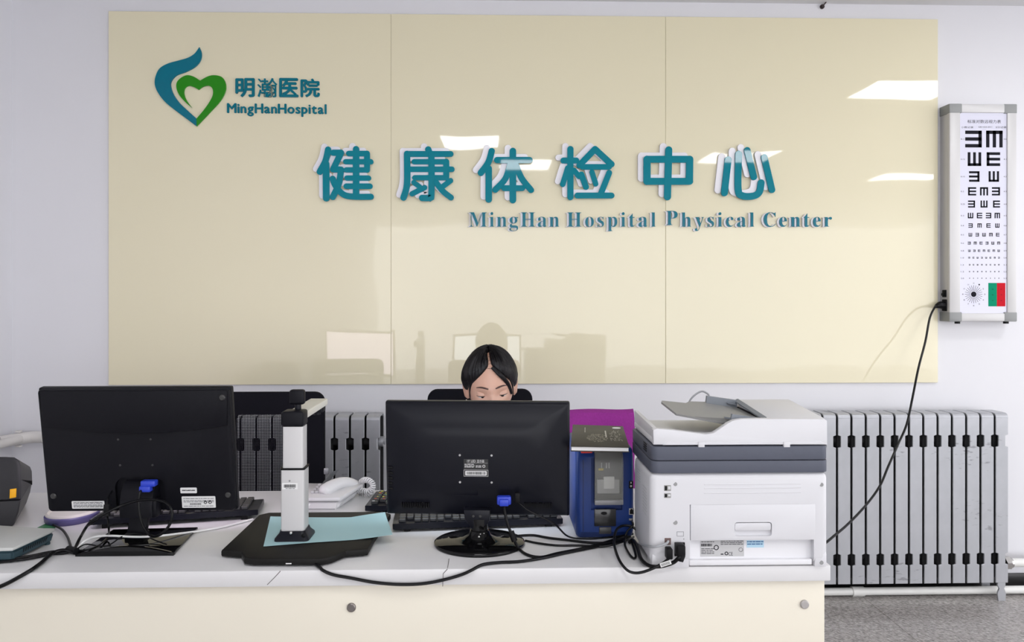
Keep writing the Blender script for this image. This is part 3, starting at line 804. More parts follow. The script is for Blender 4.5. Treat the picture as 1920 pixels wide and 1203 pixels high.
for sx in (-1, 1):
    for z in (.150, .086):
        b = BM(); cyl(b, (bx - .002 + sx * .037, .002, z0 + z), (bx - .002 + sx * .037, -.0006, z0 + z), .0026, 10); obj('screw', CMT(b), mat('bright_screw', (.5, .5, .5), .4, metal=.6), CM)
s = BM(); xa, xb, za, zb = bx - .030, bx + .027, z0 + .100, z0 + .141
box2(s, (xa, -.0004, za), (xb, .0004, zb)); s = obj('rating_label', CMT(s), mat('black_label', (.02, .02, .022), .4), CM)
b = BM(); text_fit(b, "19' LED", xa + .008, xa + .028, zb - .0075, -.0007, 0, zh=.006); text_fit(b, '显示器', xa + .031, xa + .048, zb - .008, -.0007, 0, zh=.0065)
lines(b, xa + .002, xa + .026, [zb - .013, zb - .0165, zb - .0195], -.0005, .0014, 3); lines(b, xa + .028, xa + .041, [zb - .0165, zb - .0195], -.0005, .0014, 8)
box2(b, (xa + .008, -.0006, zb - .0092), (xb - .001, -.0004, zb - .0089))
for (p, q, r_, s_) in ((xa, za, xb, za + .0006), (xa, za + .015, xb, za + .0156), (xa, za, xa + .0006, za + .015), (xb - .0006, za, xb, za + .015)): box2(b, (p, -.0006, q), (r_, -.0004, s_))
lathe(b2 := BM(), [(.0022, 0), (.0034, 0), (.0034, .0003), (.0022, .0003), (.0022, 0)], seg=18); bmesh.ops.rotate(b2, matrix=M4.Rotation(pi / 2, 3, 'X'), verts=b2.verts); bmesh.ops.translate(b2, vec=(xb - .010, -.0004, zb - .0165), verts=b2.verts); merge(b, b2)
obj('printed_text', CMT(b), mat('label_white_ink', (.7, .7, .7), .5), s)
b = BM(); prism(b, rrect(.050, .0105, .0015, 3, (xa + xb) / 2, za + .0078), 'xz', -.0008, -.0004); obj('barcode_strip', CMT(b), LABELW, s)
b = BM(); barcode(b, xa + .007, xb - .006, za + .0045, za + .0112, -.0009, 26, 9); obj('barcode', CMT(b), INK, s)
# stand
b = BM()
lathe(b, [(0, 0), (.104, 0), (.1065, .003), (.106, .007), (.102, .0095), (.060, .0125), (.040, .016), (.027, .024), (.0225, .034), (0, .034)], seg=64, sx=1, sy=.86)
obj('round_foot', b, BLKG, CM, angle=50)
b = BM(); prism(b, rrect(.040, .030, .012, 5), 'xy', .030, .062, .0); obj('neck', b, BLKG, CM)
b = BM()
prism(b, [(-.036, z0 + .022), (.026, z0 + .022), (.025, z0 - .002), (.010, z0 - .022), (-.018, z0 - .022), (-.033, z0 - .002)], 'xz', -.014, .016, .003)
obj('neck_bracket', b, BLKS, CM)
b = BM()
for xx in (-.013, .003): b = BM(); cyl(b, (xx, -.013, z0 + .008), (xx, -.0152, z0 + .008), .003, 10); obj('bracket_screw', b, MATS['dull_screw'], CM)

# ------------------------------------------------------------------ keyboards
KEYM = mat('black_keycap', (.018, .018, .02), .45)
def keyboard(label, c, rz, w=.44, d=.145, rear=.028, keymat=None, ink=None):
    """local: -y is its rear edge (towards the public side), raised on two feet"""
    t = thing('keyboard', label, 'keyboard', c, rz, 'computer keyboards on the desk')
    zt_ = lambda y: .016 + (rear - .016) * (d / 2 - y) / d
    b = BM()
    prism(b, [(-d / 2, zt_(-d / 2) - .014), (-d / 2, zt_(-d / 2)), (d / 2 - .005, zt_(d / 2)), (d / 2, .012), (d / 2, .0)], 'yz', -w / 2, w / 2, .0025)
    obj('body', b, BLKS, t)
    keys = BM(); marks = {m: BM() for m in (ink or [])}; rnd = random.Random(5)
    for r in range(6):
        y = -d / 2 + .017 + r * .0212 + (.004 if r else 0)
        x = -w / 2 + .014
        while x < w / 2 - .022:
            kw = .0172
            if r == 5 and -.09 < x < .0: kw = .095
            if x + kw > w / 2 - .012: break
            gap = r == 0 and int((x + w / 2) / .019) % 5 == 1
            if not gap:
                rbox(keys, (x + kw / 2, y, zt_(y) + .004), (kw, .0165 if r else .012, .009), .002, 1)
                if ink:
                    for _ in range(2):
                        m = rnd.choice(ink); q = rnd.uniform(.003, kw - .008)
                        box2(marks[m], (x + q, y - .005 + rnd.random() * .006, zt_(y) + .0085), (x + q + rnd.uniform(.003, .006), y - .002 + rnd.random() * .006, zt_(y) + .0088 + (rear - .016) * .08))
            x += kw + .0018
    keys = obj('keycap', keys, KEYM, t); keys['kind'] = 'stuff'
    for m, bm in marks.items(): obj('key_legend', bm, m, t)
    for sx in (-1, 1):
        b = BM(); box2(b, (sx * (w / 2 - .035) - .008, -d / 2 + .006, 0), (sx * (w / 2 - .035) + .008, -d / 2 + .012, zt_(-d / 2) - .01), .001)
        obj('foot', b, RUB, t)
    return t
a, e = on(166, 994), on(484, 974)
rz = math.atan2(e.y - a.y, e.x - a.x); mid = (a + e) / 2; nrm_ = V((-sin(rz), cos(rz), 0))
keyboard('black keyboard standing askew behind the left monitor', mid + nrm_ * .0745, rz, (e - a).length, .145, .026)
a, e = on(736, 999), on(1056, 988); rz = math.atan2(e.y - a.y, e.x - a.x); mid = (a + e) / 2; nrm_ = V((-sin(rz), cos(rz), 0))
keyboard('black keyboard with blank dark keys under the middle monitor', mid + nrm_ * .069, rz, (e - a).length, .135, .022)
YEL, GRN, REDI, WHI = mat('yellow_legend', (.65, .62, .05), .5), mat('green_legend', (.1, .35, .2), .5), mat('red_legend', (.5, .06, .04), .5), mat('white_legend', (.6, .6, .6), .5)
p = on(684, 958)
keyboard('black keyboard with coloured key legends beside the white telephone', V((p.x + .225, 2.065, DZ)), R(-1.5), .44, .165, .020, ink=[YEL, GRN, REDI, WHI, WHI])

# ------------------------------------------------------------------ document scanner with column
c = on(548, 1030)
DC = thing('document_camera', 'document scanner with silver column and black base plate, between the two monitors', 'document scanner', c)
L = lambda px, py, z=DZ: on(px, py, z) - c
b = BM()
hb = .019
fr = [L(415, 1046), L(452, 1049), L(458, 1060.5), L(474, 1063), L(600, 1063), L(622, 1059), L(648, 1048), L(690, 1044), L(703, 1020)]
xr2, yb2 = fr[-1].x + .012, (on(480, 960, DZ + .019) - c).y
poly = [(p.x, p.y) for p in fr] + [(xr2, yb2 - .02), (xr2 - .02, yb2), (fr[0].x + .02, yb2), (fr[0].x, yb2 - .02)]
prism(b, poly, 'xy', .003, hb, .004)
for p in poly[::2]: pass
for q in ((fr[0].x + .03, fr[0].y + .03), (xr2 - .03, fr[6].y + .03), (fr[0].x + .03, yb2 - .03), (xr2 - .03, yb2 - .03)): cyl(b, (*q, 0), (*q, .004), .010, 12)
obj('base_plate', b, mat('scanner_mat_black', (.007, .0065, .0062), .55, bump=.3, bscale=700, spec=.2), DC)
b = BM(); p = at(541, 1056, fr[4].y + c.y - .0003) - c; box2(b, (p.x - .006, fr[4].y - .0004, .0075), (p.x + .006, fr[4].y + .0006, .0095)); obj('slot', b, LABELW, DC)
yc_ = .028
xc = at(547, 1000, c.y).x - c.x
zz = lambda py, y=0: at(547, py, c.y + y).z - DZ
b = BM()      # flared foot collar
z1_, z2_ = hb - .001, zz(1003)
rings = []
for (w, d, z) in ((.080, .075, z1_), (.078, .073, z1_ + .008), (.062, .056, z1_ + .018), (.058, .053, z1_ + .024), (.058, .053, z2_)):
    rings.append([b.verts.new((xc + q[0], yc_ + q[1], z)) for q in rrect(w, d, .010, 4)])
for ra, rb in zip(rings, rings[1:]):
    for j in range(len(ra)): b.faces.new((ra[j], ra[(j + 1) % len(ra)], rb[(j + 1) % len(ra)], rb[j]))
b.faces.new(rings[0][::-1]); b.faces.new(rings[-1]); obj('foot_collar', b, BLKS, DC, angle=50)
b = BM(); sphere(b, (xc - .001, yc_ - .031, z1_ + .021), .004, 10); obj('latch_screw', b, CHROME, DC)
b = BM(); sphere(b, (xc + .028, yc_ - .034, z1_ + .016), .005, 10, (1, .6, 1)); obj('side_button', b, RUB, DC)
zm = zz(881)
b = BM(); prism(b, rrect(.0535, .046, .004, 3, xc, yc_), 'xy', z2_ - .002, zm); lo = obj('lower_column', b, ALU, DC)
b = BM(); prism(b, rrect(.056, .049, .004, 3, xc, yc_), 'xy', zm - .001, zm + .003); obj('joint_ring', b, RUB, DC)
zu = zz(801)
b = BM(); prism(b, rrect(.047, .040, .004, 3, xc, yc_), 'xy', zm, zu); obj('upper_column', b, ALU, DC)
b = BM(); rbox(b, (xc - .001, yc_, (zu + zz(772)) / 2), (.051, .048, zz(772) - zu), .006, 3); obj('column_head', b, BLK, DC)
za = zz(777)
b = BM(); box2(b, (xc - .022, yc_ + .015, za - .016), (xc + .024, yc_ + .235, za + .001), .003)
obj('arm', b, mat('pale_arm_plastic', (.60, .58, .52), .4), DC)
b = BM(); prism(b, rrect(.040, .040, .008, 4, xc, yc_ + .212), 'xy', za - .030, za - .014, .002); cyl(b, (xc, yc_ + .212, za - .038), (xc, yc_ + .212, za - .03), .010, 16); obj('camera_head', b, BLK, DC)
b = BM(); xk = at(558, 760, c.y + .04).x - c.x; zk0 = zz(770, .04)
box2(b, (xk - .014, .034, za), (xk + .014, .054, zk0 + .002), .002); cyl(b, (xk, .044, za), (xk, .044, zz(752, .04)), .0075, 14)
obj('knob_stem', b, BLKS, DC)
b = BM(); rbox(b, (xk - .001, .042, (zz(758, .04) + zz(730, .04)) / 2), (.035, .022, zz(730, .04) - zz(758, .04)), .006, 3); obj('top_camera', b, BLK, DC)
ys = yc_ - .023
st = BM(); p0, p1 = at(529, 917, c.y + ys) - c, at(558, 905, c.y + ys) - c
box2(st, (p0.x, ys - .0004, p0.z), (p1.x, ys + .0004, p1.z)); st = obj('sticker', st, LABELW, DC)
b = BM(); barcode(b, p0.x + .004, p1.x - .004, p0.z + .004, p1.z - .003, ys - .0005, 30, 2); lines(b, p0.x + .008, p1.x - .006, [p0.z + .0015], ys - .0005, .001); obj('barcode', b, INK, st)
b = BM()
for py in (906, 1000): q = at(543, py, c.y + ys) - c; cyl(b, (q.x, ys, q.z + (.006 if py < 950 else .004)), (q.x, ys - .0006, q.z + (.006 if py < 950 else .004)), .0022, 10)
obj('screw_hole', b, INKG, DC)

# pale blue sheet lying on the base plate, its corner bent up
zp_ = DZ + hb + .001
cs = [on(494, 1024, zp_), on(736, 1003, zp_ + .004), on(722, 965, zp_ + .012), on(507, 968, zp_)]
b = BM(); nu, nv = 24, 12; g = []
for i in range(nu + 1):
    row = []
    for j in range(nv + 1):
        u, v = i / nu, j / nv
        p = (cs[0] * (1 - u) + cs[1] * u) * (1 - v) + (cs[3] * (1 - u) + cs[2] * u) * v
        p.z = zp_ + .0012 * (1 + sin(u * 7 + v * 2)) * u + .014 * max(0, u - .7) / .3 * (.25 + v * .75) + .004 * max(0, v - .8) * 5 * max(0, u - .2)
        row.append(p)
    g.append(row)
top_ = [[b.verts.new(p + V((0, 0, .0005))) for p in r] for r in g]; bot_ = [[b.verts.new(p) for p in r] for r in g]
for i in range(nu):
    for j in range(nv):
        b.faces.new((top_[i][j], top_[i + 1][j], top_[i + 1][j + 1], top_[i][j + 1])); b.faces.new((bot_[i][j], bot_[i][j + 1], bot_[i + 1][j + 1], bot_[i + 1][j]))
for i in range(nu):
    for j in (0, nv): b.faces.new((top_[i][j], top_[i + 1][j], bot_[i + 1][j], bot_[i][j]))
for j in range(nv):
    for i in (0, nu): b.faces.new((top_[i][j], top_[i][j + 1], bot_[i][j + 1], bot_[i][j]))
o = tag(obj('paper_sheet', b, mat('pale_blue_paper', (.36, .56, .60), .7)), 'pale blue paper sheet lying on the black scanner plate', 'paper'); origin(o, cs[0])

# ------------------------------------------------------------------ telephone
c = on(640, 950)
PH = thing('telephone', 'white corded desk telephone behind the silver scanner column', 'telephone', c, R(0))
PW = mat('telephone_white', (.56, .55, .56), .25, spec=.4)
L2 = lambda px, py, z: on(px, py, DZ + z) - c
b = BM()
low = [L2(548, 957, 0), L2(632, 957, 0), L2(664, 933, 0), L2(575, 921, 0)]
zf, zb_ = .019, .025
f1, f2 = at(500, 932, c.y + .0) - c, at(632, 932, c.y + .0) - c
hi = [V((low[0].x - .004, -.012, zf)), V((low[1].x + .002, -.012, zf)), V((low[2].x + .016, low[2].y + .01, zb_)), V((low[3].x, low[2].y + .03, zb_))]
t = BM(); va = [t.verts.new(p) for p in low]; vb = [t.verts.new(p) for p in hi]
t.faces.new(va[::-1]); t.faces.new(vb)
for i in range(4): t.faces.new((va[i], va[(i + 1) % 4], vb[(i + 1) % 4], vb[i]))
bmesh.ops.recalc_face_normals(t, faces=t.faces); bmesh.ops.bevel(t, geom=t.edges[:], offset=.006, segments=3, affect='EDGES'); merge(b, t)
hi2 = [p + V((0, 0, .001)) for p in hi]
slab(b, [hi2[0] + V((-.004, -.006, 0)), hi2[1] + V((.003, -.006, 0)), hi2[2] + V((.006, .004, 0)), hi2[3]], (0, 0, .011), .004)
obj('body', b, PW, PH)
b = BM(); n_ = 5
for i in range(4):
    for j in range(4):
        u, v = .34 + i * .08, .30 + j * .17
        p = (hi2[0] * (1 - u) + hi2[1] * u) * (1 - v) + (hi2[3] * (1 - u) + hi2[2] * u) * v
        rbox(b, p + V((0, 0, .0135)), (.011, .011, .007), .002, 1)
obj('keypad_button', b, mat('telephone_button_grey', (.42, .42, .43), .5), PH)
b = BM()    # handset lying along the right side
h0, h1 = at(614, 926, c.y + .03) - c, at(662, 917, c.y + .115) - c
d = (h1 - h0); mid = (h0 + h1) / 2
pts = [h0 + V((-.010, -.010, .002)), h0 + V((-.004, -.002, .010)), h0 + d * .22 + V((-.002, 0, .019)), mid + V((0, 0, .024)), h0 + d * .75 + V((.002, 0, .021)), h0 + d * .97 + V((.004, 0, .010)), h1 + V((.008, .006, .001))]
tube(b, pts, [.012, .0205, .0195, .0175, .0165, .0175, .0185, .011], 14, 6, flat=1.0)
for v in b.verts: v.co.x = mid.x + (v.co.x - mid.x) * 1.0
obj('handset', b, PW, PH)
b = BM()
q = at(618, 893, c.y + .15) - c
slab(b, [q + V((-.022, -.004, -.020)), q + V((.008, -.004, .014)), q + V((.022, .020, .014)), q + V((-.006, .020, -.020))], (.002, -.004, .003), .001)
q2 = at(612, 883, c.y + .17) - c; rbox(b, q2, (.016, .008, .020), .004)
obj('display_flap', b, mat('clear_grey_plastic', (.16, .165, .175), .15), PH)
b = BM(); p = at(617, 949, c.y - .006) - c; cyl(b, (p.x, -.0075, p.z), (p.x, -.002, p.z), .0024, 10); obj('line_jack', b, INKG, PH)
# coiled cord looping up from the right end
core = smooth_path([at(*q) for q in ((664, 921, 2.16), (676, 920, 2.155), (690, 921, 2.14), (699, 914, 2.13), (697, 905, 2.13), (687, 900, 2.14), (678, 903, 2.16), (675, 913, 2.18), (679, 926, 2.17), (690, 927, 2.15), (698, 922, 2.14))], 16)
core = [p + V((0, 0, .001)) for p in core]
hp_ = []; up = V((0, 1, 0)); turns = 34
for i, p in enumerate(core):
    d_ = (core[min(i + 1, len(core) - 1)] - core[max(i - 1, 0)]).normalized(); s_ = d_.cross(up).normalized(); u_ = s_.cross(d_)
    if i < len(core) - 1:
        for k in range(3):
            f = (i + k / 3) / (len(core) - 1); q = p.lerp(core[i + 1], k / 3); a = 2 * pi * turns * f
            hp_.append(q + (s_ * cos(a) + u_ * sin(a)) * (.0066 if f > .03 else .001))
b = BM(); tube(b, hp_, .0022, 6, smooth=False)
obj('coiled_cord', b, PW, PH, world=True)
# ------------------------------------------------------------------ blue card printer
BY = 1.752
BLU = mat('navy_printer_blue', (.008, .030, .150), .42, spec=.3, bump=.1, bscale=600)
xL, xR_ = at(1080, 930, BY).x, .3365
c = V(((xL + xR_) / 2, BY, DZ))
CP = thing('card_printer', 'navy blue card printer with a clear front cover, beside the white copier', 'card printer', c)
zT = at(1130, 838, BY).z - DZ; w2 = (xR_ - xL) / 2; dep = .215
b = BM()
prof = [(0.012, .004), (0, .02), (-.001, zT - .045), (.004, zT - .022), (.018, zT - .004), (.035, zT), (dep - .02, zT), (dep, zT - .02), (dep, .004)]
prism(b, prof, 'yz', -w2, w2, .012, 3)
body = b
cut = BM(); box2(cut, (-w2 + .036, -.02, .066 + .006), (-w2 + .098 + .012, .010, zT - .026)); boolean(body, cut)
bo = obj('body', body, BLU, CP)
P = lambda px, py, dy=0: at(px, py, BY + dy) - c
b = BM()
for xx in (-w2 + .0165,): box2(b, (xx, -.0022, .022), (xx + .0012, .001, zT - .03))
obj('panel_seam', b, mat('seam_navy', (.004, .012, .06), .5), CP)
# dark works, card hopper and clear cover
p, q = P(1116, 936), P(1166, 866)
b = BM(); box2(b, (p.x, .0, p.z), (q.x, .008, zT - .012), .002); obj('inner_frame', b, mat('works_dark_grey', (.045, .045, .048), .5), CP)
p, q = P(1119, 924), P(1161, 897)
b = BM(); box2(b, (p.x, -.006, p.z), (q.x, .002, q.z), .002); obj('card_tray', b, mat('tray_grey', (.42, .42, .43), .4), CP)
b = BM(); box2(b, (P(1131, 0).x, -.0085, P(0, 922).z), (P(1151, 0).x, -.002, P(0, 899).z), .001); obj('card_stack', b, LABELW, CP)
b = BM(); box2(b, (P(1122, 0).x, -.003, P(0, 888).z), (P(1131, 0).x, .001, P(0, 884).z)); obj('guide_mark', b, mat('amber_mark', (.65, .48, .03), .5), CP)
b = BM(); 
for px in (1127, 1136, 1141): box2(b, (P(px, 0).x, -.002, P(0, 884).z), (P(px + 1.5, 0).x, .001, P(0, 874).z))
obj('guide_pin', b, LABELW, CP)
CLEAR = bpy.data.materials.new('clear_smoke_cover'); CLEAR.use_nodes = True
nt = CLEAR.node_tree; nt.nodes.clear(); out = nt.nodes.new('ShaderNodeOutputMaterial'); mxs = nt.nodes.new('ShaderNodeMixShader'); tr = nt.nodes.new('ShaderNodeBsdfTransparent'); gl = nt.nodes.new('ShaderNodeBsdfPrincipled')
tr.inputs[0].default_value = (.93, .93, .92, 1); gl.inputs['Base Color'].default_value = (.45, .45, .42, 1); gl.inputs['Roughness'].default_value = .12; mxs.inputs[0].default_value = .18
nt.links.new(tr.outputs[0], mxs.inputs[1]); nt.links.new(gl.outputs[0], mxs.inputs[2]); nt.links.new(mxs.outputs[0], out.inputs[0])
b = BM(); p, q = P(1114, 943), P(1167, 866); t_ = .002
outer = [(-.012, p.z), (-.014, q.z), (-.010, zT - .022), (.010, zT + .003), (.055, zT + .004)]
inn = [(y + t_, z - t_ * .8) for y, z in outer][::-1]
prism(b, outer + inn, 'yz', p.x, q.x, .0005, 1)
for xx in (p.x, q.x - t_): prism(b, [(-.012, p.z), (-.014, q.z), (-.010, zT - .022), (.010, zT + .002), (.010, p.z)], 'yz', xx, xx + t_)
obj('clear_cover', b, CLEAR, CP)
b = BM(); box2(b, (p.x, -.013, p.z - .001), (q.x, -.004, p.z + .010), .001)
obj('cover_lip', b, mat('cover_lip_grey', (.21, .21, .22), .3), CP)
# lower hatch, switch, ports, red mark
b = BM(); p, q = P(1114, 986), P(1155, 953); box2(b, (p.x, -.003, p.z), (q.x, .001, q.z), .002); ha = obj('ribbon_hatch', b, mat('hatch_black', (.022, .022, .023), .15), CP)
b = BM(); p, q = P(1123, 1000), P(1146, 987); box2(b, (p.x, -.004, p.z), (q.x, .001, q.z), .002); obj('hatch_latch', b, mat('latch_grey', (.05, .05, .052), .35), CP)
b = BM(); pm = P(1132, 961); lathe(b2 := BM(), [(0, .001), (.0075, .001), (.0075, -.002), (0, -.002)], seg=16, sy=.5); bmesh.ops.rotate(b2, matrix=M4.Rotation(pi / 2, 3, 'X'), verts=b2.verts); bmesh.ops.translate(b2, vec=(pm.x, -.003, pm.z), verts=b2.verts); merge(b, b2); obj('finger_hole', b, RUB, ha)
b = BM(); p, q = P(1179, 915), P(1187, 901); box2(b, (p.x, -.003, p.z), (q.x, .001, q.z), .0015); sw_ = obj('power_switch', b, RUB, CP)
b = BM(); box2(b, (p.x + .004, -.0035, p.z + .012), (p.x + .0055, -.003, p.z + .016)); lathe(b2 := BM(), [(.0012, 0), (.0022, 0), (.0022, .0003), (.0012, .0003), (.0012, 0)], seg=14); bmesh.ops.rotate(b2, matrix=M4.Rotation(pi / 2, 3, 'X'), verts=b2.verts); bmesh.ops.translate(b2, vec=(p.x + .0047, -.0031, p.z + .006), verts=b2.verts); merge(b, b2); obj('switch_mark', b, LABELW, sw_)
b = BM(); p, q = P(1179, 964), P(1188.5, 952); box2(b, (p.x, -.002, p.z), (q.x, .001, q.z)); e_ = obj('network_port', b, CHROME, CP)
b = BM(); box2(b, (p.x + .0018, -.0026, p.z + .0018), (q.x - .0018, .0, q.z - .004)); box2(b, (p.x + .004, -.0026, q.z - .005), (q.x - .004, 0, q.z - .0015)); obj('port_opening', b, RUB, e_)
b = BM(); p, q = P(1179, 975), P(1186, 971); box2(b, (p.x, -.002, p.z), (q.x, .001, q.z)); obj('usb_port', b, CHROME, CP)
b = BM(); p, q = P(1090, 850), P(1111, 841); box2(b, (p.x, .0035, p.z), (q.x, .03, q.z), .001); obj('red_label', b, mat('red_sticker', (.55, .03, .025), .4), CP)

# book lying on it
zb = DZ + zT + .0055
t = thing('book', 'dark olive book lying on top of the blue card printer', 'book', (0, 0, 0))
cs = [on(1070, 836, zb + .012), on(1180, 838, zb + .012), on(1168, 799, zb + .012), on(1074, 796, zb + .012)]
t.location = (cs[0].x, cs[0].y, zb)
for q in cs: q.z = zb + .0105
up = V((0, 0, .0022))
OLV = mat('olive_cover', (.050, .045, .036), .5, spec=.2)
slab(BM(), cs, up)
top_c = obj('cover', slab(slab(BM(), cs, up, .0004), [q - V((0, 0, .0105)) for q in cs], (0, 0, .0018), .0004), OLV, t, world=True)
mid = sum(cs, V()) / 4
pg = [mid + (q - mid) * .975 - V((0, 0, .0088)) for q in cs]
obj('page_block', slab(BM(), pg, (0, 0, .0088)), LABELW, t, world=True)
def onbook(u, v): p = (cs[0] * (1 - u) + cs[1] * u) * (1 - v) + (cs[3] * (1 - u) + cs[2] * u) * v; return p + V((0, 0, .0024))
b = BM()
rnd = random.Random(11)
for _ in range(70):      # title: rows of small strokes
    u, v = rnd.uniform(.70, .90), rnd.uniform(.22, .70)
    d = rnd.choice(((.018, .004), (.004, .05)))
    u = round(u / .022) * .022; v = round(v / .05) * .05
    slab(b, [onbook(u, v), onbook(u + d[0], v), onbook(u + d[0], v + d[1]), onbook(u, v + d[1])], (0, 0, .0002))
for k in range(6): slab(b, [onbook(.62, .40 + k * .055), onbook(.645, .40 + k * .055), onbook(.645, .44 + k * .055), onbook(.62, .44 + k * .055)], (0, 0, .0002))
for k in range(5): slab(b, [onbook(.24, .62 + k * .05), onbook(.252, .62 + k * .05), onbook(.252, .65 + k * .05), onbook(.24, .65 + k * .05)], (0, 0, .0002))
obj('title_lettering', b, mat('cover_silver_ink', (.62, .60, .54), .5), top_c, world=True)
b = BM()
for _ in range(240):
    a, r = rnd.uniform(0, 2 * pi), math.sqrt(rnd.random())
    u, v = .46 + .19 * r * cos(a), .36 + .19 * r * sin(a)
    slab(b, [onbook(u, v), onbook(u + .02, v), onbook(u + .02, v + .006), onbook(u, v + .006)], (0, 0, .0002))
obj('cover_motif', b, mat('cover_gold_ink', (.26, .24, .19), .5), top_c, world=True)
b = BM(); b2 = lathe(BM(), [(0, .0003), (.011, .0003), (.011, 0), (0, 0)], seg=24); bmesh.ops.translate(b2, vec=onbook(.86, .88), verts=b2.verts); merge(b, b2); obj('round_sticker', b, LABELW, top_c, world=True)

# ------------------------------------------------------------------ white multifunction printer
MY = 1.566
t = MP = thing('multifunction_printer', 'large white and slate grey multifunction printer at the right end of the desk', 'printer', (at(1390, 1060, MY).x, MY, DZ))
WP = WHITEP
mx0, mx1 = at(1219, 960, MY).x, at(1553.5, 960, MY).x
zg = lambda py, Y=MY: at(1400, py, Y).z
MB_ = MY + .184; MBL = MY + .225; zbody = zg(886)
b = BM(); foot = .005
box2(b, (mx0, MY, DZ + .008), (mx1, MB_, zbody), .014, 4)
def cutb(b, a, e): c_ = BM(); box2(c_, a, e); return boolean(b, c_)
p, q = at(1293.5, 1050, MY), at(1526, 944, MY)
cutb(b, (p.x, MY - .05, DZ - .01), (q.x, MY + .022, q.z))
obj('body', b, WP, MP, world=True)
b = BM()
for xa, xb in ((mx0 + .004, p.x - .001), (q.x + .002, mx1 - .003)): b = BM(); box2(b, (xa, MY + .0005, DZ), (xb, MY + .05, DZ + .03), .003); obj('foot_skirt', b, WP, MP, world=True)
b = BM(); box2(b, (mx0 + .01, MB_ - .06, DZ), (mx1 - .01, MB_ - .01, DZ + .02)); obj('foot_skirt', b, WP, MP, world=True)
# rear door with handle, recess below it with labels
zd = zg(1013)
b = BM(); box2(b, (p.x + .001, MY - .001, zd), (q.x + .004, MY + .012, zg(944.5)), .003); 
ha, hb_ = at(1377, 1005, MY), at(1447, 978, MY)
c_ = BM(); prism(c_, rrect(hb_.x - ha.x, hb_.z - ha.z, .006, 4, (ha.x + hb_.x) / 2, (ha.z + hb_.z) / 2), 'xz', MY - .01, MY + .006); boolean(b, c_)
rd = obj('rear_door', b, WP, MP, world=True)
b = BM(); prism(b, rrect(hb_.x - ha.x - .002, .016, .004, 4, (ha.x + hb_.x) / 2, hb_.z - .010), 'xz', MY + .0005, MY + .007, .001); obj('handle', b, WP, rd, world=True)
Yr = MY + .0215
b = BM(); box2(b, (p.x, MY + .014, DZ + .012), (q.x, MY + .024, zd), 0); box2(b, (p.x, MY + .004, DZ + .004), (q.x - .002, MY + .022, DZ + .016), .002); obj('lower_recess', b, mat('white_plastic_shade_free', (.76, .76, .79), .4), MP, world=True)
Yl = MY + .0138
lb = BM(); a_, e_ = at(1313, 1043, Yl), at(1395, 1010, Yl); box2(lb, (a_.x, Yl - .0004, a_.z), (e_.x, Yl + .001, zd - .001)); lb = obj('rating_label', lb, mat('grey_label', (.52, .52, .53), .5), MP, world=True)
b = BM(); yq = Yl - .0006
barcode(b, a_.x + .008, a_.x + .042, zg(1015), zg(1010.5), yq, 22, 4); barcode(b, a_.x + .002, a_.x + .026, zg(1027), zg(1022), yq, 16, 5)
lines(b, a_.x + .002, a_.x + .03, [zg(y) for y in (1019, 1032, 1035, 1038, 1041)], yq, .0011, 4); lines(b, a_.x + .044, e_.x - .002, [zg(y) for y in (1012, 1015, 1018, 1021, 1024)], yq, .0011, 8)
def ring(bm, px, py, r, w, y):
    b2 = lathe(BM(), [(r - w, 0), (r, 0), (r, .0003), (r - w, .0003), (r - w, 0)], seg=20); bmesh.ops.rotate(b2, matrix=M4.Rotation(pi / 2, 3, 'X'), verts=b2.verts)
    bmesh.ops.translate(b2, vec=at(px, py, y), verts=b2.verts); merge(bm, b2)
ring(b, 1343, 1026, .0055, .0016, yq); ring(b, 1389, 1030, .0045, .0006, yq); ring(b, 1362, 1037, .004, .0016, yq)
tx = at(1366, 1041, yq); text_fit(b, 'CE', tx.x, tx.x + .009, tx.z, yq, 0, zh=.0075)
box2(b, (tx.x - .017, yq, tx.z + .002), (tx.x - .011, yq + .0002, tx.z + .004))
obj('label_print', b, INK, lb, world=True)
st = BM(); a_, e_ = at(1400, 1026, Yl), at(1432, 1012, Yl); box2(st, (a_.x, Yl - .0004, a_.z), (e_.x, Yl + .001, zd - .001)); st = obj('pale_blue_sticker', st, mat('sticker_pale_blue', (.45, .66, .80), .5), MP, world=True)
b = BM(); lines(b, a_.x + .001, e_.x - .001, [zg(y) for y in (1016, 1020, 1024.5)], yq, .0022, 12); obj('sticker_print', b, mat('sticker_blue_ink', (.06, .16, .35), .5), st, world=True)
# vents, screws, ports on the rear face
b = BM()
for py in (908, 915, 924): a_, e_ = at(1320, py, MY), at(1502, py, MY); box2(b, (a_.x, MY - .0007, a_.z - .0011), (e_.x, MY + .002, a_.z + .0011), .0005, 1)
obj('rib', b, WP, MP, world=True)
b = BM()
for px, py in ((1266, 907), (1540, 908), (1266, 979), (1540, 1054)): r_ = .0042 if py != 979 else .0048; b = BM(); cyl(b, at(px, py, MY + .001), at(px, py, MY) + V((0, -.0006, 0)), r_, 14); obj('screw', b, mat('printer_screw', (.22, .22, .22), .4, metal=.7), MP, world=True)
def port(name, px0, py0, px1, py1, m, parent=MP, pop=.0012):
    b = BM(); a, e = at(px0, py1, MY), at(px1, py0, MY); box2(b, (a.x, MY - pop, a.z), (e.x, MY + .004, e.z), .0008, 1); return obj(name, b, m, parent, world=True)
for y0, y1 in ((909, 920), (924, 933)):
    k_ = port('phone_jack', 1245, y0, 1258, y1, mat('jack_grey', (.30, .30, .29), .4)); 
    port('jack_opening', 1246, y0 + 1, 1251, y1 - 1, RUB, k_, .0016); port('jack_clip', 1252, y0 + 2, 1257, y1 - 3, WP, k_, .0018)
port('line_jack', 1246, 1008, 1258, 1021, mat('jack_brown', (.14, .09, .085), .4))
port('power_inlet', 1264.5, 1016, 1284, 1042, RUB, MP, .002)
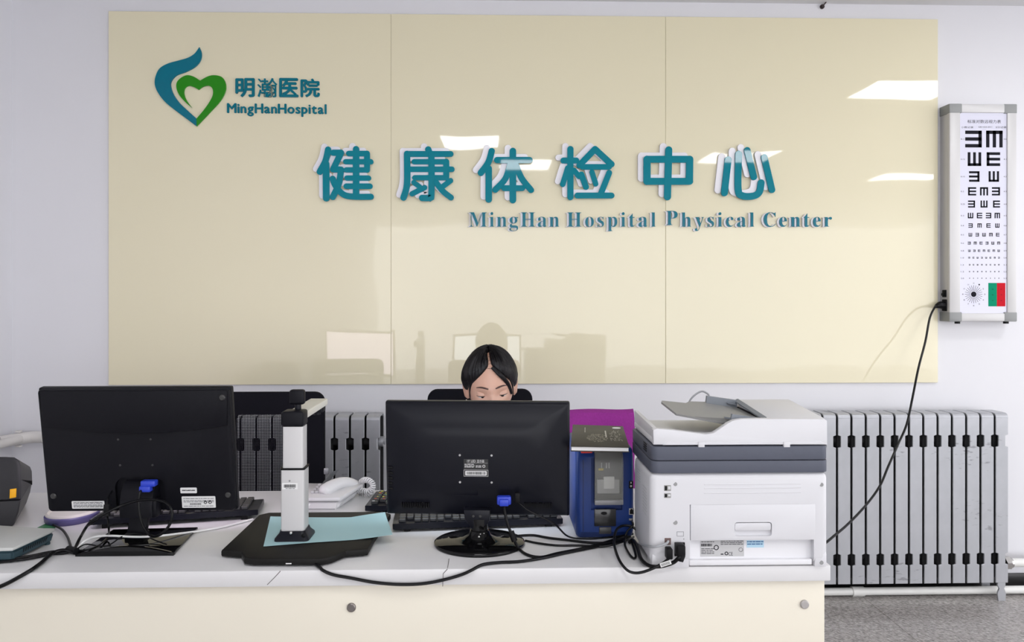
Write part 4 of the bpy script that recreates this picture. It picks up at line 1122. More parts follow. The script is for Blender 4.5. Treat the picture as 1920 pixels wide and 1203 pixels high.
b = BM(); a, e = at(1269, 1005, MY), at(1282, 996, MY)
for r_ in ((a.x, a.z, e.x, a.z + .0008), (a.x, e.z - .0008, e.x, e.z), (a.x, a.z, a.x + .0008, e.z), (e.x - .0008, a.z, e.x, e.z)): box2(b, (r_[0], MY - .0005, r_[1]), (r_[2], MY + .001, r_[3]))
cyl(b, at(1282, 1010, MY + .001), at(1282, 1010, MY - .0006), .0012, 8)
obj('knockout_outline', b, INKG, MP, world=True)
b = BM()
for i in range(9): box2(b, (mx0 - .0006, MY + .035 + i * .0, zg(925) - i * .007), (mx0 + .002, MY + .075, zg(925) - i * .007 + .0025))
for i in range(5): box2(b, (mx0 - .0006, MY + .105, zg(905) - i * .006), (mx0 + .002, MY + .135, zg(905) - i * .006 + .0025))
obj('side_louvre', b, mat('louvre_grey', (.55, .55, .57), .5), MP, world=True)
# slate grey scanner band (two layers), lid, feeder
e0 = .006
z1s, z2s, z3s = zbody + .0005, zg(862.5), zg(835.5)
bx0 = at(1222, 860, MY).x - .001; bx1 = mx1 + .0005
RC = lambda xa, ya, xb, yb, r: rrect(xb - xa, yb - ya, r, 6, (xa + xb) / 2, (ya + yb) / 2)
b = BM(); prism(b, RC(bx0, MY - .002, bx1, MBL, .016), 'xy', z1s, z2s - .0008, .0015, 2); obj('scanner_base', b, GREYP, MP, world=True)
b = BM(); prism(b, RC(bx0 + .0005, MY - .0015, bx1 - .0005, MBL, .016), 'xy', z2s + .0008, z3s - .001, .0015, 2); obj('scanner_bed', b, GREYP, MP, world=True)
b = BM()
for i in range(4): box2(b, (bx0 - .0006, MY + .05, z2s + .024 - i * .005), (bx0 + .002, MY + .08, z2s + .0262 - i * .005))
obj('side_vent', b, RUB, MP, world=True)
lid = BM()
q_ = lambda px, py: (at(px, py, MY).x, at(px, py, MY).z)
out_ = [q_(*p) for p in ((1226, 834), (1225, 806), (1232, 803.5), (1260, 806), (1300, 811), (1324, 814), (1338, 812), (1352, 803), (1366, 793), (1378, 787.5), (1392, 785.5), (1420, 785), (1546, 785.5), (1552, 789), (1552.5, 834))]
prism(lid, out_, 'xz', MY + .002, MY + .018, .002, 2)
# lid plate behind the rim (its upper side lies a little lower) and the feeder housing
zpl = q_(1300, 811)[1] - .010
box2(lid, (out_[0][0] + .0005, MY + .012, z3s + .0005), (mx1 - .002, MBL, zpl), .005)
prism(lid, [(MY + .010, zpl - .003), (MY + .010, q_(1240, 804)[1] - .001), (MY + .018, q_(1240, 804)[1]), (MBL - .004, q_(1240, 804)[1] + .006), (MBL - .004, zpl - .003)], 'yz', out_[0][0] + .0008, out_[0][0] + .010, .001)
fx0 = q_(1440, 785)[0]
zf0 = q_(1450, 785)[1]
fprof = [(MY + .010, z3s + .004), (MY + .010, zf0 - .002), (MY + .016, zf0), (MY + .20, zf0 + .0135), (MY + .225, zf0 + .010), (MY + .235, zf0 - .01), (MY + .235, z3s + .004)]
prism(lid, fprof, 'yz', fx0 + .004, mx1 - .003, .003, 2)
obj('lid', lid, WP, MP, world=True)
b = BM()
for px in (1315, 1475):
    a, e = at(px - 6, 838, MY), at(px + 6, 828, MY); box2(b, (a.x, MY - .002, a.z), (e.x, MY + .006, e.z), .001)
obj('hinge_tab', b, WP, MP, world=True)
b = BM(); a, e = at(1243, 834, MY + .002), at(1548, 826, MY + .002); prism(b, [(a.x, a.z), (e.x, a.z), (e.x - .012, e.z), (a.x + .012, e.z)], 'xz', MY + .0008, MY + .006, .0008, 1); obj('hinge_rail', b, WP, MP, world=True)
GT = mat('feeder_tray_grey', (.27, .27, .265), .45); GT2 = mat('feeder_guide_grey', (.20, .22, .25), .45)
# feeder tray: sloping plate rising to the left
Yn, Yf = MY + .035, MY + .205
tp = [at(1440, 785, Yn), at(1357, 792, Yn), at(1268, 775, Yn + .005), at(1240, 753, Yf - .09), at(1241, 750.5, Yf - .06), at(1286, 755, Yf - .04), at(1292, 752, Yf - .02), at(1330, 753, Yf), at(1383, 762, Yf)]
b = BM(); slab(b, tp, (0, .002, -.0045)); obj('feeder_tray', b, GT, MP, world=True)
b = BM(); slab(b, [at(1324, 757, Yf - .012), at(1326, 742, Yf - .012), at(1382, 750, Yf - .012), at(1382, 766, Yf - .012)], (0, .010, 0)); slab(b, [at(1363, 754, Yf - .016), at(1380, 757, Yf - .02), at(1380, 759, Yf - .02), at(1366, 757, Yf - .016)], (0, .005, 0)); obj('paper_guide', b, GT2, MP, world=True)
b = BM(); slab(b, [at(1370, 791, Yn - .012), at(1373, 776, Yn - .012), at(1429, 784, Yn - .012), at(1400, 788, Yn - .012)], (0, .008, 0)); slab(b, [at(1357, 781, Yn), at(1371, 783, Yn - .008), at(1371, 786, Yn - .008), at(1360, 784, Yn)], (0, .004, 0)); obj('paper_guide', b, GT2, MP, world=True)
b = BM()      # slanted mouth of the feeder
slab(b, [V((fx0 + .0035, MY + .018, zf0 + .0012)), V((fx0 - .006, MY + .018, zf0 - .002)), V((fx0 - .006, MY + .205, zf0 + .0115)), V((fx0 + .0035, MY + .205, zf0 + .0150))], (0, 0, -.003)); obj('feeder_mouth_edge', b, GT2, MP, world=True)
b = BM(); box2(b, (fx0 - .002, MY + .018, zpl), (fx0 + .0045, MY + .205, zf0 - .004)); obj('feeder_mouth', b, RUB, MP, world=True)

# thin grey wire arching up behind the tray
b = BM(); tube(b, [at(*q) for q in ((1288, 764, 1.86), (1294, 750, 1.86), (1303, 740, 1.86), (1315, 733.5, 1.86), (1324, 736, 1.86), (1330, 743, 1.86), (1336, 770, 1.87), (1345, 800, 1.95), (1350, 930, 2.05))] + [V((at(1350, 930, 2.05).x, 2.06, DZ + .004)), V((.5, 2.10, DZ + .003))], .0024, 8)
o = tag(obj('grey_wire', b, mat('grey_cord', (.33, .34, .36), .4)), 'thin grey wire arching up behind the feeder tray of the white printer', 'wire'); origin(o, at(1288, 764, 1.86))

# ------------------------------------------------------------------ dark label printer at the left edge
t = thing('label_printer', 'dark grey label printer with an amber window, cut by the left edge above the modem', 'label printer', on(-40, 988))
lpY = t.location.y
DG = mat('charcoal_plastic', (.030, .030, .033), .45, bump=.2, bscale=800, spec=.25)
pp = lambda px, py: (at(px, py, lpY).x, at(px, py, lpY).z)
xr0, zt0 = pp(36, 850)[0], pp(0, 857)[1]
xl0 = xr0 - .24
seamz = pp(20, 945)[1]
prof = [(xl0, seamz + .001), (pp(36.5, 930)[0], seamz + .011), pp(36.5, 900), pp(35.5, 872), pp(32, 863), pp(24, 858), pp(8, 857), (xl0 + .02, zt0), (xl0, zt0 - .02)]
b = BM(); prism(b, prof, 'xz', lpY, lpY + .2, .006, 3); [setattr(v.co, 'z', v.co.z - .062 * max(0, (v.co.y - lpY - .015) / .185)) for v in b.verts if v.co.z > seamz + .03]; [setattr(v.co, 'x', v.co.x - .09 * max(0, (v.co.y - lpY - .01) / .19)) for v in b.verts]; obj('upper_case', b, DG, t, world=True)
zb0 = DZ
prof = [(xl0, seamz - .0005), (pp(36, 931)[0], seamz + .0095), pp(32, 960), pp(24, 983), (pp(20, 983)[0], zb0), (xl0, zb0)]
b = BM(); prism(b, prof, 'xz', lpY + .001, lpY + .2, .005, 2); [setattr(v.co, 'x', v.co.x - .09 * max(0, (v.co.y - lpY - .01) / .19)) for v in b.verts]; obj('lower_case', b, DG, t, world=True)
b = BM(); a, e = pp(18.5, 934), pp(31, 915); prism(b, [(a[0], a[1]), (e[0] - .001, a[1] + .003), (e[0], e[1]), (a[0] + .001, e[1] - .002)], 'xz', lpY - .002, lpY + .004, .001); obj('amber_window', b, mat('amber_plastic', (.85, .42, .01), .15), t, world=True)

# ------------------------------------------------------------------ modem, dish, green card
cs = [on(-60, 1043), on(30, 1050), on(101, 1000), on(0, 990)]
t = thing('modem', 'grey white modem with a teal vented side, at the left edge of the desk', 'modem', on(0, 1045))
zt_ = .026
A_, B_, C_, D_ = [on(px, py, DZ + .033) for px, py in ((-70, 1030), (24, 1027), (103, 991), (-10, 984))]
TL = mat('dark_teal_plastic', (.03, .06, .075), .45, spec=.3)
b = BM(); ctr = (A_ + B_ + C_ + D_) / 4
lowr = [ctr + (q - ctr) * k_ for q, k_ in zip((A_, B_, C_, D_), (.97, .95, .93, .97))]
tt = BM(); va = [tt.verts.new(V((q.x, q.y, DZ + .004))) for q in lowr]; vb = [tt.verts.new(V((q.x, q.y, DZ + .026))) for q in (A_, B_, C_, D_)]
tt.faces.new(va[::-1]); tt.faces.new(vb)
for i in range(4): tt.faces.new((va[i], va[(i + 1) % 4], vb[(i + 1) % 4], vb[i]))
bmesh.ops.recalc_face_normals(tt, faces=tt.faces); bmesh.ops.bevel(tt, geom=tt.edges[:], offset=.004, segments=2, affect='EDGES'); merge(b, tt)
for q in lowr: cyl(b, V((q.x, q.y, DZ)) * .9 + V((ctr.x, ctr.y, DZ)) * .1, V((q.x, q.y, DZ + .006)) * .9 + V((ctr.x, ctr.y, DZ + .006)) * .1, .006, 10)
obj('case', b, TL, t, world=True)
b = BM(); slab(b, [V((q.x, q.y, DZ + .026)) for q in (A_, B_, C_, D_)], (0, 0, .008), .003); obj('top_cover', b, mat('modem_grey_white', (.50, .51, .50), .45, noise=.06, nscale=20), t, world=True)
b = BM(); d_ = (C_ - B_); n_ = V((d_.y, -d_.x, 0)).normalized()
for i in range(11):
    q = B_.lerp(C_, .25 + i * .055); q2 = lowr[1].lerp(lowr[2], .25 + i * .055)
    a, e = V((q2.x, q2.y, DZ + .010)).lerp(V((q.x, q.y, DZ + .024)), 0), V((q.x, q.y, DZ + .022)); s_ = d_.normalized() * .0014
    slab(b, [a - s_, a + s_, e + s_, e - s_], n_ * .0008 - n_ * .0, 0)
obj('vent_slot', b, RUB, t, world=True)

c = on(136, 973)
t = thing('round_tray', 'low round box with pale top and purple side, under the left monitor', 'round box', c)
b = BM(); lathe(b, [(0, .0), (.058, 0), (.062, .005), (.063, .016), (.061, .019), (0, .019)], seg=48, sx=1.0, sy=1.05)
obj('side_band', b, mat('purple_plastic', (.085, .075, .20), .35), t)
b = BM(); lathe(b, [(0, .021), (.050, .021), (.052, .023), (.056, .0245), (.060, .0225), (.0605, .018), (0, .018)], seg=48, sx=1.0, sy=1.05)
obj('top_disc', b, mat('pale_beige_plastic', (.56, .54, .52), .4), t)
b = BM(); p = at(108, 978, c.y - .060) - c; rbox(b, (p.x, p.y, .012), (.008, .008, .008), .001); obj('catch', b, LABELW, t)
b = BM(); cs = [on(70, 990), on(103, 990), on(112, 980), on(92, 979)]
slab(b, [q + V((0, 0, .0003)) for q in cs], (0, 0, .0016)); o = tag(obj('green_card', b, mat('green_card', (.03, .16, .06), .5)), 'small green card peeking out between the modem and the round box', 'card'); origin(o, cs[0])
# ------------------------------------------------------------------ office chairs
FAB = mat('black_chair_fabric', (.006, .006, .009), .9, spec=.1)
MESH = bpy.data.materials.new('black_chair_mesh'); MESH.use_nodes = True
nt = MESH.node_tree; nt.nodes.clear(); out = nt.nodes.new('ShaderNodeOutputMaterial'); mxs = nt.nodes.new('ShaderNodeMixShader'); tr = nt.nodes.new('ShaderNodeBsdfTransparent'); df = nt.nodes.new('ShaderNodeBsdfDiffuse'); df.inputs[0].default_value = (.012, .012, .016, 1)
tcn = nt.nodes.new('ShaderNodeTexCoord'); mpn = nt.nodes.new('ShaderNodeMapping'); mpn.inputs['Rotation'].default_value = (0, R(45), 0); mpn.inputs['Scale'].default_value = (1, 0, 1)
ck = nt.nodes.new('ShaderNodeTexChecker'); ck.inputs['Scale'].default_value = 260; ck.inputs[1].default_value = (1, 1, 1, 1); ck.inputs[2].default_value = (.3, .3, .3, 1)
nt.links.new(tcn.outputs['Object'], mpn.inputs[0]); nt.links.new(mpn.outputs[0], ck.inputs[0]); nt.links.new(ck.outputs['Fac'], mxs.inputs[0]); nt.links.new(tr.outputs[0], mxs.inputs[1]); nt.links.new(df.outputs[0], mxs.inputs[2]); nt.links.new(mxs.outputs[0], out.inputs[0])
def chair(label, loc, rz, w=.372, top=1.0, arms=True):
    t = thing('office_chair', label, 'office chair', loc, rz, 'black office chairs behind the desk')
    zt = top - FZ; zb = .56 - FZ; h = zt - zb
    b = BM(); prism(b, rrect(w, h, .035, 6, 0, (zt + zb) / 2), 'xz', .0, .028, .006, 3)
    ct = BM(); prism(ct, rrect(w - .134, h - .13, .02, 5, 0, (zt + zb) / 2 - .010), 'xz', -.05, .08); boolean(b, ct)
    bf = obj('back_frame', b, FAB, t)
    b = BM(); box2(b, (-(w - .13) / 2, .012, zb + .05), ((w - .13) / 2, .014, zt - .06)); obj('back_mesh', b, MESH, t)
    b = BM(); rbox(b, (0, -.20, .345 - FZ), (min(.46, w + .09), .44, .07), .03, 4); obj('seat', b, FAB, t)
    b = BM(); tube(b, [(0, -.10, .30 - FZ), (0, .03, .32 - FZ), (0, .05, .48 - FZ), (0, .035, .62 - FZ)], .018, 10, flat=1.8); obj('back_support', b, BLK, t)
    for s in ((-1, 1) if arms else ()):
        b = BM(); tube(b, [(s * .22, -.10, .31 - FZ), (s * .27, -.12, .32 - FZ), (s * .275, -.12, .60 - FZ)], .014, 8); rbox(b, (s * .275, -.16, .61 - FZ), (.05, .24, .025), .01, 3); obj('armrest', b, BLK, t)
    b = BM(); cyl(b, (0, -.18, .11), (0, -.18, .32 - FZ), .025, 16); obj('gas_column', b, BLKS, t)
    LL = .27 * min(1, w / .372)
    for k in range(5):
        a = 2 * pi * k / 5 + .3; d = V((cos(a), sin(a), 0)); b = BM()
        tube(b, [V((0, -.18, .10)), V((0, -.18, .075)) + d * LL], [.022, .014], 8, smooth=False)
        lg = obj('leg', b, BLK, t)
        b = BM(); p = V((0, -.18, .026)) + d * LL; cyl(b, p + V((-d.y, d.x, 0)) * .014, p - V((-d.y, d.x, 0)) * .014, .026, 14); cyl(b, p, p + V((0, 0, .05)), .006, 8); obj('caster', b, RUB, lg)
    return t
p = at(505, 740, 2.56)
ch1 = chair('black mesh office chair standing empty behind the left monitor', (p.x, 2.56, FZ), R(0))
p = at(900, 740, 2.62)
ch2 = dup(ch1, 'black office chair the person sits in, behind the middle monitor', (p.x, 2.62, FZ), 0)
p = at(1120, 770, 2.50)
ch3 = chair('small black chair under the magenta towel, behind the card printer', (at(1128, 770, 2.53).x, 2.53, FZ), 0, .215, .930, False)

# magenta towel over its back
TOW = mat('magenta_towel', (.26, .018, .235), .9, noise=.18, nscale=160, bump=.8, bscale=260)
xa, xb = at(1069, 780, 2.50).x, at(1192, 780, 2.50).x
nu, nv = 30, 26; zt_ = .926
def cloth(grid, th):
    b = BM(); n, m = len(grid), len(grid[0])
    def nm(i, j):
        a = grid[min(i + 1, n - 1)][j] - grid[max(i - 1, 0)][j]; c_ = grid[i][min(j + 1, m - 1)] - grid[i][max(j - 1, 0)]; return a.cross(c_).normalized()
    A = [[b.verts.new(grid[i][j] + nm(i, j) * th / 2) for j in range(m)] for i in range(n)]
    B = [[b.verts.new(grid[i][j] - nm(i, j) * th / 2) for j in range(m)] for i in range(n)]
    for i in range(n - 1):
        for j in range(m - 1):
            b.faces.new((A[i][j], A[i + 1][j], A[i + 1][j + 1], A[i][j + 1])); b.faces.new((B[i][j], B[i][j + 1], B[i + 1][j + 1], B[i + 1][j]))
        for j in (0, m - 1): b.faces.new((A[i][j], A[i + 1][j], B[i + 1][j], B[i][j]))
    for j in range(m - 1):
        for i in (0, n - 1): b.faces.new((A[i][j], A[i][j + 1], B[i][j + 1], B[i][j]))
    return b
grid = []
for i in range(nu + 1):
    u = i / nu; row = []; x = xa + (xb - xa) * u
    for j in range(nv + 1):
        v = j / nv * .56 - .28; ztop = zt_ + .010 + .003 * sin(u * 5) + .006 * u ** 3
        yc0, r0 = 2.544, .026; s_ = abs(v); side = -1 if v < 0 else 1; arcl = r0 * pi / 2
        if s_ < arcl: a = s_ / r0; y = yc0 + side * r0 * sin(a); z = ztop - r0 + r0 * cos(a)
        else: y = yc0 + side * (r0 + .003 * (1 + sin(u * 9 + s_ * 12))); z = ztop - r0 - (s_ - arcl)
        row.append(V((x + .002 * sin(v * 40), y, z)))
    grid.append(row)
o = tag(obj('towel', cloth(grid, .005), TOW), 'magenta towel draped over a chair back behind the blue card printer', 'towel'); origin(o, (xa, 2.544, zt_))

# ------------------------------------------------------------------ the person
SKIN = bpy.data.materials.new('skin'); SKIN.use_nodes = True
sb = SKIN.node_tree.nodes['Principled BSDF']; sb.inputs['Base Color'].default_value = (.49, .285, .21, 1); sb.inputs['Roughness'].default_value = .45
sb.inputs['Subsurface Weight'].default_value = .15; sb.inputs['Subsurface Radius'].default_value = (.01, .004, .002); sb.inputs['Subsurface Scale'].default_value = .3
HAIR = mat('black_hair', (.005, .004, .005), .45, noise=.5, nscale=300, spec=.22)
SHIRT = mat('white_tunic', (.72, .72, .75), .7)
eyeP = at(919.5, 736, 2.262)
hc = eyeP + V((0, .092, .012))
PS = thing('person', 'person with black tied-back hair, sitting behind the middle monitor and looking down at it', 'person', (hc.x, 2.46, FZ))
HM = M4.Translation(hc) @ M4.Rotation(R(-4), 4, 'Y') @ M4.Rotation(R(3), 4, 'Z') @ M4.Rotation(R(13), 4, 'X')
gs_ = lambda x, s: math.exp(-(x / s) ** 2)
def face_point(az, el):
    a_, b_, c_ = .0735, .093, .118
    x, y, z = a_ * cos(el) * sin(az), -b_ * cos(el) * cos(az), c_ * sin(el)
    if z > 0: z *= .955
    if z < 0:
        k = min(1, -z / c_); f = 1 - .34 * k ** 1.6; x *= f
        if y > 0: y *= 1 - .45 * k
        else: y *= 1 - .10 * k
    if y < .02:
        fr = max(0, min(1, (.02 - y) / .05))
        y += fr * (.010 * gs_(abs(x) - .031, .017) * gs_(z + .002, .012))         # eye sockets
        y -= fr * (.004 * gs_(z - .022, .010) * gs_(abs(x) - .025, .03))           # brow
        nz = max(0, min(1, (-z + .004) / .042)) if z > -.042 else max(0, 1 - (-.042 - z) / .010)
        y -= fr * (.019 * nz + .003 * gs_(z - .004, .02)) * gs_(x, .0085 + .006 * nz)
        y -= fr * .004 * gs_(abs(x) - .036, .02) * gs_(z + .03, .02)               # cheeks
        y -= fr * .006 * gs_(x, .022) * (gs_(z + .062, .005) + gs_(z + .073, .006)) # lips
        y += fr * .003 * gs_(x, .02) * gs_(z + .067, .0025)
        y -= fr * .008 * gs_(x, .02) * gs_(z + .098, .012)                         # chin
    return V((x, y, z))
NA, NE = 120, 90
hb = BM(); rings = []
for i in range(NE + 1):
    el = -pi / 2 + pi * i / NE
    rings.append([hb.verts.new(face_point(-pi + 2 * pi * j / NA, el)) for j in range(NA)] if 0 < i < NE else [hb.verts.new(face_point(0, el))])
for i in range(NE):
    A, B = rings[i], rings[i + 1]
    for j in range(NA):
        k = (j + 1) % NA
        if len(A) == 1: hb.faces.new((A[0], B[k], B[j]))
        elif len(B) == 1: hb.faces.new((A[j], A[k], B[0]))
        else: hb.faces.new((A[j], A[k], B[k], B[j]))
for s in (-1, 1):        # ears
    sphere(hb, (s * .074, .004, -.012), .028, 16, (.32, .55, 1.05)); tube(hb, [(s * .080, -.006, .012), (s * .084, .010, .014), (s * .084, .016, -.008), (s * .079, .004, -.034)], .005, 8)
bmesh.ops.transform(hb, matrix=HM, verts=hb.verts)
def skin(verts, edges, radii, sub=2):
    me = bpy.data.meshes.new('s'); me.from_pydata([V(v) for v in verts], edges, [])
    o = bpy.data.objects.new('s', me); COL.objects.link(o)
    o.modifiers.new('k', 'SKIN')
    for i, r in enumerate(radii):
        d = me.skin_vertices[0].data[i]; d.radius = (r, r) if isinstance(r, (int, float)) else r; d.use_root = (i == 0)
    sd = o.modifiers.new('d', 'SUBSURF'); sd.levels = sub; sd.render_levels = sub
    m2 = ev_mesh(o); bpy.data.objects.remove(o); bpy.data.meshes.remove(me)
    b = bmesh.new(); b.from_mesh(m2); bpy.data.meshes.remove(m2); return b
X = hc.x
hip = V((X, 2.47, .48)); ne = hc + V((0, .035, -.145))
vs = [hip, (X, 2.49, .58), (X, 2.475, .70), (X, 2.44, .79), ne, hc + V((0, .02, -.06))]
ed = [(0, 1), (1, 2), (2, 3), (3, 4), (4, 5)]
rd = [(.15, .105), (.125, .09), (.135, .10), (.105, .075), .05, .052]
sv, se, sr = vs[:4] + [V(ne) + V((0, .005, -.02))], ed[:4], [(.158, .115), (.135, .10), (.147, .112), (.118, .088), .058]
hands = BM()
for s in (-1, 1):
    i0 = len(vs)
    sh, el_, wr = V((X + s * .165, 2.45, .805)), V((X + s * .215, 2.33, .80 - .10)), V((X + s * .10, 2.12, .806))
    el_ = V((X + s * .23, 2.31, .80))
    vs += [sh, el_, wr]; ed += [(3, i0), (i0, i0 + 1), (i0 + 1, i0 + 2)]; rd += [.052, .040, .025]
    j0 = len(sv); sv += [sh, el_, el_.lerp(wr, .45)]; se += [(3, j0), (j0, j0 + 1), (j0 + 1, j0 + 2)]; sr += [.064, .052, .046]
    k0 = len(vs); vs += [hip + V((s * .09, -.02, -.01)), hip + V((s * .11, -.40, .0)), hip + V((s * .11, -.36, -.33)), V((X + s * .11, 2.09, FZ + .03)), V((X + s * .11, 1.98, FZ + .022))]
    ed += [(0, k0), (k0, k0 + 1), (k0 + 1, k0 + 2), (k0 + 2, k0 + 3), (k0 + 3, k0 + 4)]; rd += [.085, .06, .048, .036, .026]
    # hand: palm and five bent fingers
    pv = [wr, wr + V((0, -.03, -.002)), wr + V((0, -.075, -.004))]
    hands_p = skin(pv, [(0, 1), (1, 2)], [(.024, .018), (.036, .016), (.036, .013)]); merge(hands, hands_p)
    for f, (dx, ln) in enumerate(((-.030, .060), (-.011, .075), (.009, .080), (.028, .072))):
        if s > 0: dx = -dx
        a = wr + V((dx * .8, -.065, -.004)); q = a + V((dx * .15, -ln * .45, .004)); r_ = q + V((dx * .05, -ln * .3, -.012)); e_ = r_ + V((0, -ln * .16, -.014))
        merge(hands, skin([a, q, r_, e_], [(0, 1), (1, 2), (2, 3)], [.0095, .0088, .0080, .0068]))
    a = wr + V((-s * .022, -.018, -.004)); q = a + V((-s * .024, -.024, -.006)); e_ = q + V((-s * .006, -.030, -.006))
    merge(hands, skin([a, q, e_], [(0, 1), (1, 2)], [.012, .0105, .0085]))
body = skin(vs, ed, rd)
merge(body, hb); merge(body, hands)
me = bpy.data.meshes.new('pb'); body.to_mesh(me); body.free()
o = bpy.data.objects.new('pb', me); COL.objects.link(o)
rm = o.modifiers.new('r', 'REMESH'); rm.mode = 'VOXEL'; rm.voxel_size = .0028
sm = o.modifiers.new('sm', 'SMOOTH'); sm.factor = .4; sm.iterations = 2
m2 = ev_mesh(o); bpy.data.objects.remove(o); bpy.data.meshes.remove(me)
body = bmesh.new(); body.from_mesh(m2); bpy.data.meshes.remove(m2); largest_piece(body)
obj('body', body, SKIN, PS, angle=180, world=True)
tu = skin(sv, se, sr); obj('tunic', tu, SHIRT, PS, angle=180, world=True)['label'] = 'white tunic'
tr_v = [hip + V((0, .0, -.0))] ; tr_e = []; tr_r = [(.162, .12)]
for s in (-1, 1):
    k0 = len(tr_v); tr_v += [hip + V((s * .09, -.03, -.01)), hip + V((s * .11, -.40, .0)), hip + V((s * .11, -.36, -.30))]; tr_e += [(0, k0), (k0, k0 + 1), (k0 + 1, k0 + 2)]; tr_r += [.097, .074, .066]
obj('trousers', skin(tr_v, tr_e, tr_r), mat('dark_trousers', (.02, .02, .028), .8), PS, angle=180, world=True)
for s in (-1, 1):
    b = skin([(X + s * .11, 2.12, FZ + .035), (X + s * .11, 1.95, FZ + .030)], [(0, 1)], [(.042, .032), (.038, .028)]); 
    for v in b.verts: v.co.z = max(v.co.z, FZ)
    obj('shoe', b, RUB, PS, angle=180, world=True)
def HB(bm): bmesh.ops.transform(bm, matrix=HM, verts=bm.verts); return bm
# hair: shell from the crown down to a hairline parted in the middle
b = BM(); NA2, NR = 160, 40; outr, innr = [], []
for j in range(NA2):
    az = -pi + 2 * pi * j / NA2; a = abs(az)
    if a < R(72): eb = R(55) - (R(55) - R(4)) * (a / R(72)) ** .88
    elif a < R(100): eb = R(4) + (R(-14) - R(4)) * (a - R(72)) / R(28)
    else: eb = R(-14) - R(26) * min(1, (a - R(100)) / R(40))
    if a < R(5): eb += R(6) * (1 - a / R(5))
    co, ci = [], []
    for i in range(NR + 1):
        el = eb + (pi / 2 - eb) * i / NR
        if i == NR: el -= .0005
        p = face_point(az, el)
        f = i / NR
        part = gs_(p.x + .002, .0032) * (1 if p.y < .02 else 0)
        th = .0015 + .0125 * min(1, f * 4.5) ** .6 + .0018 * sin(az * 46 + f * 3) * min(1, f * 5) + .0012 * sin(az * 113 + 4 * f) - .030 * part * (1 if f < .86 else 0)
        th += .006 * min(1, f * 3) * gs_(a - R(80), R(40)) + .003 * gs_(a - pi, 1.0)
        th = max(th, -.0025)
        n_ = V((p.x / .0735 ** 2, p.y / .093 ** 2, max(p.z, -.02) / .118 ** 2)).normalized()
        co.append(b.verts.new(p + n_ * th)); ci.append(b.verts.new(p - n_ * .005))
    outr.append(co); innr.append(ci)
for j in range(NA2):
    k = (j + 1) % NA2
    for i in range(NR):
        b.faces.new((outr[j][i], outr[k][i], outr[k][i + 1], outr[j][i + 1])); b.faces.new((innr[j][i], innr[j][i + 1], innr[k][i + 1], innr[k][i]))
    b.faces.new((outr[j][0], innr[j][0], innr[k][0], outr[k][0]))
sphere(b, (0, .112, .0), .034, 20, (1.1, .8, 1))                                 # knot at the back
# loose fringe falling from the parting to the wearer's left temple, and wisps
for dx in (0, .003, .006, .0095):
    tube(b, [(.004 + dx * .3, -.071, .083), (.024 + dx * .6, -.080 + dx * .2, .061), (.044 + dx * .6, -.074, .034), (.0555 + dx * .5, -.062, .006), (.059 + dx * .4, -.057, -.014)], [.0045, .005, .0042, .0028, .0008], 8)
for s in (-1, 1):
    tube(b, [(s * .050, -.058, .050), (s * .064, -.045, .018), (s * .0675, -.036, -.010), (s * .068, -.030, -.035)], [.004, .004, .0025, .0006], 8)
rnd = random.Random(3)
for _ in range(46):
    az, el = rnd.uniform(-2.6, 2.6), rnd.uniform(.25, 1.35); p = face_point(az, el); n_ = V((p.x / .0735 ** 2, p.y / .093 ** 2, p.z / .118 ** 2)).normalized(); tg = n_.cross(V((0, 0, 1))).normalized()
    q = p + n_ * .013; tube(b, [q, q + tg * .008 + n_ * .004, q + tg * .018 + n_ * rnd.uniform(.001, .006)], [.0007, .0006, .0003], 4, 3)
obj('hair', HB(b), HAIR, PS, angle=70, world=True)
EYEW = mat('eye_white', (.62, .58, .56), .2); IRIS = mat('iris_dark', (.012, .007, .006), .15); LASH = mat('lash_dark', (.03, .017, .015), .6); LID = SKIN
def dome(bm, c, r, el0, el1, seg=20, rows=8, w=1.0):
    """part of a sphere facing -y, between two elevations"""
    g = [[bm.verts.new(V(c) + V((r * w * sin(az), -r * cos(az) * cos(e), r * sin(e) * 1.0))) for az in [R(-80 + 160 * i / seg) for i in range(seg + 1)]] for e in [el0 + (el1 - el0) * k / rows for k in range(rows + 1)]]
    for k in range(rows):
        for i in range(seg): bm.faces.new((g[k][i], g[k][i + 1], g[k + 1][i + 1], g[k + 1][i]))
for s in (-1, 1):
    ec_ = V((s * .0305, -.0695, -.003))
    b = BM(); sphere(b, ec_, .0118, 20, (1.25, 1, 1)); ey = obj('eye', HB(b), EYEW, PS, angle=180, world=True)
    b = BM(); sphere(b, ec_ + V((.001, -.0093, -.0036)), .0058, 16, (1, .5, .9)); obj('iris', HB(b), IRIS, ey, angle=180, world=True)
    b = BM(); dome(b, ec_, .0126, R(-9), R(80), w=1.32); obj('eyelid', HB(b), LID, PS, angle=180, world=True)
    b = BM(); tube(b, [ec_ + V((s * q * .0162, -.0130 * cos(q * 1.15) + .0003, -.0022 + .0014 * (q * q) * (1 if q > 0 else -1))) for q in (-1, -.6, -.2, .2, .6, 1.1)], [.0005, .0012, .0015, .0015, .0013, .0005], 6); obj('lash', HB(b), LASH, PS, angle=180, world=True)
    b = BM(); tube(b, [face_point(R(d_) * s, e_) + V((0, -.0012, 0)) for d_, e_ in ((9, R(11)), (18, R(12.5)), (29, R(13)), (41, R(11)))], [.0018, .0028, .0024, .0008], 8, flat=1.0); obj('eyebrow', HB(b), mat('brow_brown', (.06, .03, .025), .7), PS, angle=180, world=True)
b = BM(); sphere(b, (-.079, -.004, -.042), .0028, 10); obj('earring', HB(b), CHROME, PS, angle=180, world=True)

